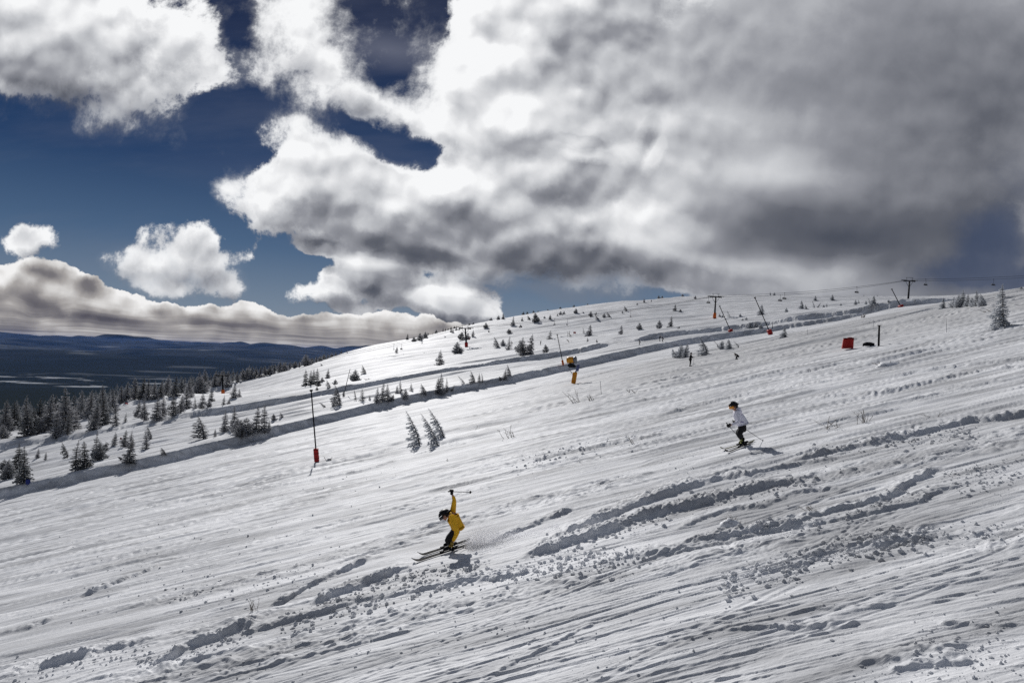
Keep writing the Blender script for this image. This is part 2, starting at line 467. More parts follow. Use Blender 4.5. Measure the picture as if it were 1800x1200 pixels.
BERMS = [  # (points, height, back width, facing width)
    ([(960, 957), (1027, 924), (1080, 903), (1133, 881), (1180, 866), (1233, 852), (1317, 836), (1370, 836)], .26, 1.3, .30),
    ([(900, 985), (967, 967), (1033, 945), (1100, 923), (1150, 905), (1200, 893), (1300, 870), (1383, 850), (1450, 843)], .28, 1.0, .32),
    ([(1180, 935), (1267, 901), (1350, 887), (1383, 872), (1440, 862), (1500, 857)], .13, .7, .16),
    ([(1180, 962), (1260, 948), (1400, 921), (1467, 900), (1550, 877), (1600, 851), (1667, 814)], .15, .7, .17),
    ([(1050, 990), (1200, 968), (1333, 941), (1417, 924), (1533, 907), (1600, 885), (1667, 863), (1720, 847)], .12, .8, .15),
    ([(1380, 815), (1450, 797), (1533, 780), (1617, 760), (1700, 741), (1800, 728), (1900, 705)], .22, 1.2, .28),
    ([(470, 1066), (500, 1057), (543, 1031), (617, 998), (650, 985)], .20, .9, .26),
    ([(540, 1064), (560, 1058), (593, 1041), (633, 1031), (690, 1008), (733, 1000)], .24, .9, .3),
    ([(250, 1176), (273, 1172), (317, 1150), (367, 1131), (417, 1108), (443, 1106)], .25, .8, .3),
    ([(60, 1176), (83, 1170), (150, 1153), (217, 1141), (260, 1128)], .18, .7, .24),
    ([(140, 1048), (157, 1043), (200, 1028), (250, 1007), (280, 995)], .17, .8, .25),
    ([(-60, 1128), (0, 1117), (60, 1101), (90, 1092)], .15, .7, .2),
    ([(20, 1020), (120, 1002), (230, 975), (330, 952)], .10, .7, .16),
    ([(380, 1128), (520, 1090), (640, 1052), (760, 1034), (880, 1020), (950, 1005)], .13, .8, .18),
    ([(430, 1030), (560, 1000), (700, 962), (780, 948)], .06, .6, .1),
    ([(850, 960), (900, 940), (960, 915), (1010, 895)], .16, .8, .2),
    ([(1320, 1018), (1400, 998), (1480, 962), (1560, 957), (1640, 947), (1800, 935)], .09, .9, .16),
    ([(1300, 842), (1380, 822), (1440, 812), (1480, 805)], .12, .6, .16),
    ([(900, 820), (1000, 795), (1100, 775), (1180, 760)], .16, .9, .25),
    ([(1150, 735), (1280, 700), (1400, 680), (1500, 668)], .2, 1.2, .35),
    ([(1560, 665), (1650, 648), (1720, 640), (1860, 620)], .16, 1.0, .25),
    ([(1400, 705), (1560, 690), (1700, 655), (1860, 640)], .14, 1.0, .25),
    ([(1260, 1110), (1400, 1108), (1540, 1098)], .07, .3, .1),
    ([(1380, 1090), (1500, 1072), (1600, 1050)], .04, .25, .07),
    ([(1500, 1178), (1600, 1165), (1720, 1134)], .06, .4, .1),
    ([(1570, 1186), (1650, 1172), (1720, 1160)], .07, .6, .13),
    ([(1650, 1100), (1730, 1102), (1800, 1104)], .06, .4, .1),
    ([(820, 1203), (900, 1165), (1000, 1120), (1060, 1096)], .05, .25, .08),
    ([(400, 870), (520, 850), (640, 828), (760, 790), (860, 770)], .14, 1.0, .25),
    ([(560, 820), (640, 800), (700, 785)], .16, 1.2, .3),
    ([(200, 905), (330, 880), (470, 846), (560, 826)], .12, 1.2, .3),
    ([(720, 870), (820, 850), (940, 822), (1040, 800)], .12, .8, .2),
    ([(640, 900), (700, 885), (760, 872)], .09, .6, .15),
]
_rt = random.Random(41)
TRACKS = []   # (X0, X1, Y0, slope, bend, depth, width, gap)
for k in range(300):
    Yc = 8.5 + (_rt.random() ** 1.1) * 64
    Xc = _rt.uniform(-0.75, 0.75) * (Yc + 6)
    L = _rt.uniform(4, 20) * (1 + Yc / 40)
    TRACKS.append((Xc - L / 2, Xc + L / 2, Yc, _rt.gauss(0.13, 0.10), _rt.gauss(0, .010), _rt.uniform(.005, .016) * (1 + max(0, Yc - 14) / 14), _rt.uniform(.018, .040) * (1 + max(0, Yc - 14) / 22), _rt.choice([0, 0, .16, .28, .4])))
for k in range(30):  # tracks crossing the slope more steeply, low right of the picture
    Yc = 8.5 + _rt.random() * 24
    Xc = _rt.uniform(-.5, .75) * (Yc + 2)
    L = _rt.uniform(2, 7)
    TRACKS.append((Xc - L / 2, Xc + L / 2, Yc, _rt.uniform(.3, 1.1) * _rt.choice([1, 1, 1, -.5]), _rt.gauss(0, .03), _rt.uniform(.005, .012), _rt.uniform(.02, .04), _rt.choice([0, .2, .3])))


CALM = []   # (X, Y, radius along, radius across)
for _p in ((790, 969), (757, 980), (810, 962), (1303, 785), (1288, 790), (1316, 780)):
    _w = plane_hit(*_p); CALM.append((_w[0], _w[1]))


def relief(X, Y, dr):
    d = relief0(X, Y, dr)
    for cx, cy in CALM:
        d *= 1 - .93 * np.exp(-((X - cx) ** 2 / .9 ** 2 + (Y - cy) ** 2 / .65 ** 2) ** 2)
    return d


def relief0(X, Y, dr):
    """small relief of the trodden snow; dr = local grid spacing"""
    d = np.zeros(X.shape)
    R = np.hypot(X, Y)
    wx = perlin(X / 16, Y / 16, 11) * 1.3 + perlin(X / 5, Y / 5, 12) * .35
    c = Y - 0.13 * X + wx
    s = X + 0.2 * Y
    groom = sstep(perlin(s / 60, c / 9, 20), -.15, .35)           # 1 = rough, 0 = smooth
    # a band of smooth pisted snow in front of the near bank
    pist = sstep(YA(X) - Y, 30, 6) * (Y < YA(X) + .5)
    beyond = sstep(Y - YA(X), 0.5, 6)
    rough = np.clip(.5 + .7 * groom, 0, 1.2) * (1 - .6 * pist)
    rough = rough * (1 - .25 * sstep(34 - R, 0, 18))
    rough = rough * (.65 + .7 * sstep(perlin(X / 9, Y / 4, 47), -.3, .4))

    def streak(Ls, Lc, amp, seed, sharp=0.0):
        fade = sstep(Lc / np.maximum(dr, 1e-6), 1.6, 3.5)
        m = fade > 0.01
        if not m.any():
            return
        n = perlin(s[m] / Ls, c[m] / Lc, seed)
        if sharp:
            n = n - sharp * np.abs(perlin(s[m] / (Ls * .7), c[m] / (Lc * .8), seed + 50))
        d[m] += n * amp * fade[m] * rough[m] * np.minimum(1, R[m] / (Lc * 45)) ** .7 * (.30 + .80 * sstep(R[m], 15, 60))
    rough = rough * (1 - .25 * sstep(22 - R, 0, 8))
    streak(40, 7.0, .36, 21)
    streak(24, 2.6, .17, 22, .6)
    streak(14, 1.1, .095, 23, .8)
    streak(8, .50, .048, 24, .8)
    streak(3.4, .23, .024, 25, .9)
    streak(1.2, .11, .013, 26, .9)
    # short crisp ledges and scrapes
    for (Ls, Lc, amp, sd_, lo) in ((.40, .045, .0065, 79, .24), (.6, .075, .008, 80, .26), (1.1, .11, .009, 81, .32), (2.0, .20, .014, 82, .34), (4.5, .42, .040, 83, .27), (9.0, .80, .095, 84, .23), (18, 1.7, .16, 85, .24)):
        fade = sstep(Lc / np.maximum(dr, 1e-6), 1.4, 3.0)
        m = (fade > .01) & (R < 110)
        if not m.any():
            continue
        n = perlin(s[m] / Ls, c[m] / Lc, sd_) + .25 * perlin(s[m] / (Ls * .25), c[m] / (Lc * .5), sd_ + 10)
        patch = sstep(perlin(s[m] / (Ls * 5 + 4), c[m] / (Lc * 8 + 1), sd_ + 20), -.35, .15)
        d[m] += sstep(n, lo, lo + .22) * amp * fade[m] * patch * (1 - .5 * pist[m]) * np.minimum(1, R[m] / (Lc * 62)) ** 1.4
    # far wind ridges beyond the banks
    farw = beyond * sstep(Y, 105, 150)
    d += farw * (perlin(s / 85, (c + 3 * perlin(X / 60, Y / 40, 30)) / 6.5, 31) * .55 + perlin(s / 40, c / 3.2, 32) * .24)
    # lumpy churned patches
    ch = sstep(perlin(s / 14, c / 2.6, 40) + .25 * perlin(s / 3, c / 1.2, 41), .18, .42)
    near = R < 60
    m = near & (ch > .01)
    xw = X[m] + .5 * perlin(X[m] / 1.1, Y[m] / .9, 48); yw = Y[m] + .4 * perlin(X[m] / .9, Y[m] / 1.2, 49)
    lump = np.maximum(perlin(xw / .47, yw / .33, 42) + .1, 0) * .075 + np.abs(perlin(xw / .21, yw / .16, 43)) * .04
    d[m] += ch[m] * lump * sstep(50 - R[m], 0, 30)
    m = R < 30
    d[m] += (perlin(X[m] / .13, Y[m] / .11, 44) * .007 + perlin(X[m] / .30, Y[m] / .21, 45) * .007) * (.4 + ch[m]) * sstep(30 - R[m], 0, 12)
    # banks of pushed-up snow with a steep side facing the camera
    for pts, h, wb, wf in BERMS:
        w = world_poly(pts)
        x0, x1 = w[0, 0], w[-1, 0]
        m = (X > x0) & (X < x1) & (np.abs(Y - np.interp(X, w[:, 0], w[:, 1])) < 4) & (Y < 100)
        if not m.any():
            continue
        xm = X[m]; ym = Y[m]
        t = ym - np.interp(xm, w[:, 0], w[:, 1])
        t = t + perlin(xm / .7, ym / .5, 60) * .16 + perlin(xm / .2, ym / .16, 61) * .07 + perlin(xm / 1.9, ym * 0 + h * 10, 62) * .22
        end = sstep(xm, x0, x0 + .12 * (x1 - x0)) * sstep(-xm, -x1, -x1 + .12 * (x1 - x0))
        brk = .72 + .4 * sstep(perlin(xm / 1.3, h * 50 + xm * 0, 63), -.35, .15)
        prof = np.where(t < 0, 0, np.where(t < wf * .7, sstep(t, 0, wf * .7), 1 - sstep(t, wf * .7, wf + wb)))
        trough = -0.35 * np.exp(-((t + .12) / (.14 + wf * .3)) ** 2)
        rg = 1 + .5 * perlin(xm / .34, ym / .26, 64) + .45 * perlin(xm / .15, ym / .12, 65) + .25 * perlin(xm / .07, ym / .07, 66)
        d[m] += h * .47 * end * brk * (prof * rg + trough)
    # ski tracks
    for (x0, x1, y0, sl, bend, dep, wd, gap) in TRACKS:
        xc = (x0 + x1) / 2
        m = (X > x0) & (X < x1) & (np.abs(Y - y0) < 1.0 + abs(x1 - x0) * (abs(sl) + .1)) & (wd * 1.5 > dr * .5)
        if not m.any():
            continue
        xm = X[m]; u = xm - xc
        f = y0 + sl * u + bend * u * u
        k = 1 / math.sqrt(1 + sl * sl)
        e = sstep(xm, x0, x0 + .8) * sstep(-xm, -x1, -x1 + .8)
        for g in ((0,) if not gap else (0, gap)):
            t = (Y[m] - f - g) * k / wd
            d[m] += dep * e * (-np.exp(-t * t) + .55 * np.exp(-((t - 1.7) / .8) ** 2))
    return d


def build_snow():
    rs = list(np.geomspace(1.0, 7.5, 22))
    r = rs[-1]
    while r < 900:
        step = min(r * r / (5 * 740) * .55, max(.20, r * .0065))
        if 88 < r < 175:
            step = .36
        r += step; rs.append(r)
    rs = np.array(rs)
    az = np.concatenate([np.linspace(-180, -46, 40, endpoint=False), np.linspace(-46, -38, 20, endpoint=False), np.linspace(-38, 38, 1180), np.linspace(38, 46, 21)[1:], np.linspace(46, 180, 41)[1:-1]])
    az = np.radians(az)
    nr, na = len(rs), len(az)
    Rg, Ag = np.meshgrid(rs, az, indexing='ij')
    X = Rg * np.sin(Ag); Y = Rg * np.cos(Ag)
    dr = np.gradient(rs)[:, None] * np.ones((1, na))
    dr = np.maximum(dr * .5, Rg * (76 / 1180 * math.pi / 180))
    dr = np.where(np.abs(Ag) > rad(46), 5.0, dr)
    Z = ground(X, Y) + relief(X, Y, dr)
    # far rim dives below the valley
    Z -= sstep(Rg, 620, 900) * 60
    print('snow grid', nr, na)
    me = bpy.data.meshes.new('snow_slope')
    nv = nr * na
    co = np.column_stack([X.ravel(), Y.ravel(), Z.ravel()]).astype(np.float32)
    i = np.arange((nr - 1) * na).reshape(nr - 1, na)
    j = np.roll(i, -1, axis=1)
    quads = np.stack([i, i + na, j + na, j], axis=-1).reshape(-1, 4)
    # centre fan
    cz = float(ground(np.array([0.]), np.array([0.]))[0])
    co = np.vstack([co, [[0, 0, cz]]]).astype(np.float32)
    fan = np.stack([np.full(na, nv), np.arange(na), np.roll(np.arange(na), -1)], axis=-1)
    nq = len(quads); nf = len(fan)
    me.vertices.add(nv + 1); me.vertices.foreach_set('co', co.ravel())
    me.loops.add(nq * 4 + nf * 3)
    me.loops.foreach_set('vertex_index', np.concatenate([quads.ravel(), fan.ravel()]).astype(np.int32))
    me.polygons.add(nq + nf)
    me.polygons.foreach_set('loop_start', np.concatenate([np.arange(nq) * 4, nq * 4 + np.arange(nf) * 3]).astype(np.int32))
    me.polygons.foreach_set('use_smooth', np.ones(nq + nf, bool))
    me.update(); me.validate()
    o = bpy.data.objects.new('snow_slope', me); COL.objects.link(o); o['kind'] = 'structure'
    # material
    mt = bpy.data.materials.new('snow'); mt.use_nodes = True
    T = NT(mt.node_tree); b = T.n['Principled BSDF']
    g = T.node('ShaderNodeNewGeometry'); P = g.outputs['Position']
    ps = T.mapping(P, (0, 0, 0), (0, 0, rad(8)), (3.2, 0.34, 1))
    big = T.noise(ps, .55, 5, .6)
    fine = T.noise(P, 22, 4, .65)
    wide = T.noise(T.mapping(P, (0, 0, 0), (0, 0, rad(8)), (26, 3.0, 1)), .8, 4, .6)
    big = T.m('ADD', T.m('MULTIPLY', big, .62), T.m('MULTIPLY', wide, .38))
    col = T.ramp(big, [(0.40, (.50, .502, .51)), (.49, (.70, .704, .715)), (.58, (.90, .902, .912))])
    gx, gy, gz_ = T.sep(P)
    grey_band = T.m('MULTIPLY', T.m('MULTIPLY', T.mapr(gy, 44, 66), T.mapr(gy, 98, 104, 1, 0)), T.mapr(gx, -12, 16))  # band before the near bank, right of centre, where the colour goes greyer
    col = T.mix(T.m('MULTIPLY', grey_band, .55), col, (.50, .495, .49))
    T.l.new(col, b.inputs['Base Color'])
    b.inputs['Roughness'].default_value = .62
    b.inputs['IOR'].default_value = 1.31
    b.inputs['Specular IOR Level'].default_value = .12
    x_, y_, z_ = T.sep(T.mapping(P, (0, 0, 0), (0, 0, rad(9)), (1, 1, 1)))
    flat = T.xyz(x_, y_, 0)
    hA_ = T.noise(T.mapping(flat, scale=(22, 2.1, 1)), 1, 2, .5)
    hB_ = T.noise(T.mapping(flat, scale=(9, .62, 1)), 1, 3, .6)
    hC_ = T.noise(T.mapping(flat, scale=(1.6, .17, 1)), 1, 4, .65)
    hh = T.m('ADD', T.m('MULTIPLY', hA_, .17), T.m('MULTIPLY', hB_, .045))
    hh = T.m('ADD', hh, T.m('MULTIPLY', hC_, .020)); hh = T.m('ADD', hh, T.m('MULTIPLY', fine, .008))
    bu = T.node('ShaderNodeBump'); bu.inputs['Strength'].default_value = 1.0; bu.inputs['Distance'].default_value = 1.0
    T.l.new(hh, bu.inputs['Height'])
    T.l.new(bu.outputs[0], b.inputs['Normal'])
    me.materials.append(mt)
    return o


def polar_sheet(name, rs, az, zf):
    Rg, Ag = np.meshgrid(rs, az, indexing='ij')
    X = Rg * np.sin(Ag); Y = Rg * np.cos(Ag)
    Z = zf(X, Y, Rg, Ag)
    nr, na = len(rs), len(az)
    me = bpy.data.meshes.new(name)
    co = np.column_stack([X.ravel(), Y.ravel(), Z.ravel()]).astype(np.float32)
    i = np.arange((nr - 1) * na).reshape(nr - 1, na); j = np.roll(i, -1, axis=1)
    quads = np.stack([i, i + na, j + na, j], axis=-1).reshape(-1, 4)
    me.vertices.add(len(co)); me.vertices.foreach_set('co', co.ravel())
    me.loops.add(len(quads) * 4); me.loops.foreach_set('vertex_index', quads.ravel().astype(np.int32))
    me.polygons.add(len(quads)); me.polygons.foreach_set('loop_start', (np.arange(len(quads)) * 4).astype(np.int32))
    me.polygons.foreach_set('use_smooth', np.ones(len(quads), bool))
    me.update(); me.validate()
    o = bpy.data.objects.new(name, me); COL.objects.link(o)
    return o


def build_valley():
    rs = np.geomspace(420, 60000, 420)
    az = np.radians(np.concatenate([np.linspace(-180, -42, 40, endpoint=False), np.linspace(-42, 5, 520), np.linspace(5, 180, 60)[1:-1]]))

    def zf(X, Y, R, A):
        lr = np.log(R)
        z = np.interp(lr, np.log([400, 700, 1000, 2000, 4000, 6500, 7600, 9300, 12000, 18000, 25000, 33000, 42000, 60000]),
                      [-70, -88, -104, -160, -262, -372, -425, -428, -405, -320, -238, -150, -60, -140])
        n = perlin(X / 5200, Y / 5200, 70) * .011 + perlin(X / 2100, Y / 2100, 71) * .004 + perlin(X / 800, Y / 800, 72) * .0012
        z = z + n * R * sstep(R, 8500, 16000) + perlin(X / 900, Y / 900, 73) * 14 * (1 - sstep(R, 5000, 7500))
        z += 55 * np.exp(-((np.degrees(A) + 18.5) / 2.6) ** 2) * sstep(R, 16000, 24000) * (1 - sstep(R, 30000, 40000)) * (1 + .5 * perlin(X / 900, Y / 900, 75))
        z += 60 * perlin(np.degrees(A) / 1.7, R * 0 + .3, 76) * sstep(R, 33000, 40000)
        return z
    o = polar_sheet('hills', rs, az, zf); o['kind'] = 'structure'
    mt = bpy.data.materials.new('forested_hills'); mt.use_nodes = True
    T = NT(mt.node_tree); b = T.n['Principled BSDF']
    g = T.node('ShaderNodeNewGeometry'); P = g.outputs['Position']
    x, y, z = T.sep(P)
    rr = T.v('LENGTH', P)
    pf = T.mapping(P, (0, 0, 0), (0, 0, .6), (1900, 1100, 900))
    n1 = T.noise(pf, 1.0, 6, .62)
    n2 = T.noise(T.mapping(P, (0, 0, 0), (0, 0, .5), (620, 420, 300)), 1.0, 5, .6)
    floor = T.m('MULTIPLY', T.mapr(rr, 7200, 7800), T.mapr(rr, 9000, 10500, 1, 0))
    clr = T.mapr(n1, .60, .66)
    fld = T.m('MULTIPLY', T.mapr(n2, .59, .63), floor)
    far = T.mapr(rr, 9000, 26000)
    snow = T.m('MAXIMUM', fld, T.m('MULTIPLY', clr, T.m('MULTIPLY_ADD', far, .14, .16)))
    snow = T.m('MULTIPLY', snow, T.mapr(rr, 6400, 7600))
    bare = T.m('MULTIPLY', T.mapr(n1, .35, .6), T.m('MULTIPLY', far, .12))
    tre = T.noise(P, .03, 4, .7)
    fc = T.mix(tre, (.010, .014, .016), (.040, .052, .056))
    c = T.mix(T.m('ADD', snow, bare, clamp=True), fc, (.46, .48, .50))
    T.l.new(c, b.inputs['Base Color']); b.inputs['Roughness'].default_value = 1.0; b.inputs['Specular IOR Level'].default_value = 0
    o.data.materials.append(mt)


def build_haze():
    bm = bmesh.new(); bmesh.ops.create_cube(bm, size=1.0)
    me = bpy.data.meshes.new('haze'); 
    for v in bm.verts:
        v.co.x *= 130000; v.co.y *= 130000; v.co.z = -700 + (v.co.z + .5) * 830
    bm.to_mesh(me); bm.free()
    o = bpy.data.objects.new('haze', me); COL.objects.link(o); o['kind'] = 'stuff'
    mt = bpy.data.materials.new('haze'); mt.use_nodes = True; nt = mt.node_tree; nt.nodes.clear()
    out = nt.nodes.new('ShaderNodeOutputMaterial'); pv = nt.nodes.new('ShaderNodeVolumePrincipled')
    pv.inputs['Color'].default_value = (.12, .32, .95, 1); pv.inputs['Density'].default_value = 0.5e-5; pv.inputs['Anisotropy'].default_value = 0.2
    nt.links.new(pv.outputs[0], out.inputs['Volume']); me.materials.append(mt)


SNOW = build_snow()
build_valley()
if DEV != 'nohaze':
    build_haze()


# ------------------------------------------------------------------ materials for the things
MATS = {}


def mat(name, col, rough=.6, metal=0.0, var=.12, scale=8.0, spec=.4, bump=0.0):
    if name in MATS:
        return MATS[name]
    m_ = bpy.data.materials.new(name); m_.use_nodes = True
    T = NT(m_.node_tree); b = T.n['Principled BSDF']
    tc = T.node('ShaderNodeTexCoord')
    n = T.noise(tc.outputs['Object'], scale, 4, .6)
    c = T.mix(n, tuple(x * (1 - var) for x in col), tuple(min(1, x * (1 + var)) for x in col))
    T.l.new(c, b.inputs['Base Color'])
    b.inputs['Roughness'].default_value = rough; b.inputs['Metallic'].default_value = metal; b.inputs['Specular IOR Level'].default_value = spec
    if bump:
        bu = T.node('ShaderNodeBump'); bu.inputs['Strength'].default_value = 1; bu.inputs['Distance'].default_value = bump
        T.l.new(n, bu.inputs['Height']); T.l.new(bu.outputs[0], b.inputs['Normal'])
    MATS[name] = m_
    return m_


def needle_mat(name, frost, dark=(.020, .030, .026), light=(.60, .62, .65)):
    m_ = bpy.data.materials.new(name); m_.use_nodes = True
    T = NT(m_.node_tree); b = T.n['Principled BSDF']
    g = T.node('ShaderNodeNewGeometry'); P = g.outputs['Position']
    oi = T.node('ShaderNodeObjectInfo')
    n = T.noise(P, 5.5, 3, .75)
    n = T.m('ADD', n, T.m('MULTIPLY', T.m('SUBTRACT', oi.outputs['Random'], .5), .12))
    # rime clings to spray tips and to the windward side of the twigs
    f = T.mapr(n, .62 - frost * .5, .78 - frost * .5)
    c = T.mix(T.m('MULTIPLY', f, .9), dark, light)
    T.l.new(c, b.inputs['Base Color']); b.inputs['Roughness'].default_value = .85; b.inputs['Specular IOR Level'].default_value = .15
    tl = T.node('ShaderNodeBsdfTranslucent'); T.l.new(c, tl.inputs[0])
    mx = T.node('ShaderNodeMixShader'); mx.inputs[0].default_value = .30
    T.l.new(b.outputs[0], mx.inputs[1]); T.l.new(tl.outputs[0], mx.inputs[2])
    T.l.new(mx.outputs[0], T.n['Material Output'].inputs[0])
    return m_


M_SPRUCE = needle_mat('rimed_spruce_needles', .56, (.05, .056, .055), (.60, .60, .62))
M_DARK = needle_mat('dark_spruce_needles', .44, (.035, .042, .04), (.52, .53, .55))
M_WHITE = needle_mat('heavily_rimed_needles', .84, (.05, .06, .06), (.72, .74, .77))
M_BARK = mat('bark', (.055, .045, .038), .9, scale=12, var=.4)
M_TWIG = mat('bare_twig', (.13, .105, .08), .9, scale=20, var=.4)
M_BLACK = mat('black_paint', (.012, .012, .014), .7, spec=.15)
M_STEEL = mat('dark_galvanised_steel', (.045, .048, .055), .5, .3)
M_GREY = mat('grey_steel', (.22, .23, .25), .45, .5)
M_RED = mat('red_padding', (.42, .012, .010), .65, var=.25, scale=3)
M_ORANGE = mat('orange_padding', (.72, .14, .012), .65, var=.15, scale=3)
M_YELLOW = mat('yellow_paint', (.72, .30, .015), .5, var=.12, scale=3)
M_BLUE = mat('blue_plastic', (.012, .03, .22), .5)
M_SNOWLUMP = mat('snow_lump', (.82, .83, .85), .6, scale=6, var=.06, bump=.02)


# ------------------------------------------------------------------ mesh helper
class MB:
    def __init__(self):
        self.v = []; self.f = []; self.mi = []; self.cur = 0

    def add(self, vs, fs):
        o = len(self.v); self.v += [tuple(map(float, q)) for q in vs]
        for f in fs:
            self.f.append(tuple(i + o for i in f)); self.mi.append(self.cur)

    def tube(self, pts, rs, n=8, cap=True, flat=1.0):
        pts = [Vector(p) for p in pts]
        if not isinstance(rs, (list, tuple)):
            rs = [rs] * len(pts)
        vs = []; fs = []
        up = None
        for i, p in enumerate(pts):
            d = (pts[min(i + 1, len(pts) - 1)] - pts[max(i - 1, 0)]).normalized()
            if up is None:
                up = Vector((0, 0, 1)) if abs(d.z) < .9 else Vector((1, 0, 0))
            a = d.cross(up).normalized(); b = a.cross(d).normalized(); up = b
            for k in range(n):
                t = 2 * math.pi * k / n
                vs.append(p + a * math.cos(t) * rs[i] + b * math.sin(t) * rs[i] * flat)
        for i in range(len(pts) - 1):
            for k in range(n):
                k2 = (k + 1) % n
                fs.append((i * n + k, i * n + k2, (i + 1) * n + k2, (i + 1) * n + k))
        if cap:
            fs.append(tuple(range(n - 1, -1, -1))); fs.append(tuple((len(pts) - 1) * n + k for k in range(n)))
        self.add(vs, fs)

    def box(self, c, s, rot=None, bev=0.0):
        bm = bmesh.new(); bmesh.ops.create_cube(bm, size=1.0)
        for v in bm.verts:
            v.co.x *= s[0]; v.co.y *= s[1]; v.co.z *= s[2]
        if bev:
            bmesh.ops.bevel(bm, geom=list(bm.edges), offset=bev, segments=2, profile=.6, affect='EDGES')
        R = rot or Matrix.Identity(3)
        bm.verts.ensure_lookup_table()
        self.add([R @ v.co + Vector(c) for v in bm.verts], [tuple(v.index for v in f.verts) for f in bm.faces])
        bm.free()

    def ball(self, c, r, sub=2, scale=(1, 1, 1), rough=0.0, seed=0, rot=None):
        bm = bmesh.new(); bmesh.ops.create_icosphere(bm, subdivisions=sub, radius=1.0)
        rr = random.Random(seed)
        R = rot or Matrix.Identity(3)
        vs = []
        for v in bm.verts:
            k = 1 + rough * rr.uniform(-1, 1)
            vs.append(R @ Vector((v.co.x * r * scale[0] * k, v.co.y * r * scale[1] * k, v.co.z * r * scale[2] * k)) + Vector(c))
        self.add(vs, [tuple(v.index for v in f.verts) for f in bm.faces]); bm.free()

    def mesh(self, name, mats, smooth=True):
        me = bpy.data.meshes.new(name); me.from_pydata(self.v, [], self.f)
        if not isinstance(mats, (list, tuple)):
            mats = [mats]
        for m_ in mats:
            me.materials.append(m_)
        if any(self.mi):
            me.polygons.foreach_set('material_index', self.mi)
        if smooth:
            me.polygons.foreach_set('use_smooth', [True] * len(me.polygons))
        me.update()
        return me

    def build(self, name, mats, parent=None, smooth=True):
        o = bpy.data.objects.new(name, self.mesh(name, mats, smooth)); COL.objects.link(o)
        if parent is not None:
            o.parent = parent
        return o


def tag(o, label=None, cat=None, group=None, kind=None):
    if label: o['label'] = label
    if cat: o['category'] = cat
    if group: o['group'] = group
    if kind: o['kind'] = kind
    return o


def empty(name, loc, rz=0.0, rot=None, sc=1.0):
    o = bpy.data.objects.new(name, None); COL.objects.link(o); o.location = loc
    o.rotation_euler = rot if rot else (0, 0, rz); o.scale = (sc,) * 3 if not isinstance(sc, tuple) else sc
    o.empty_display_size = .2
    return o


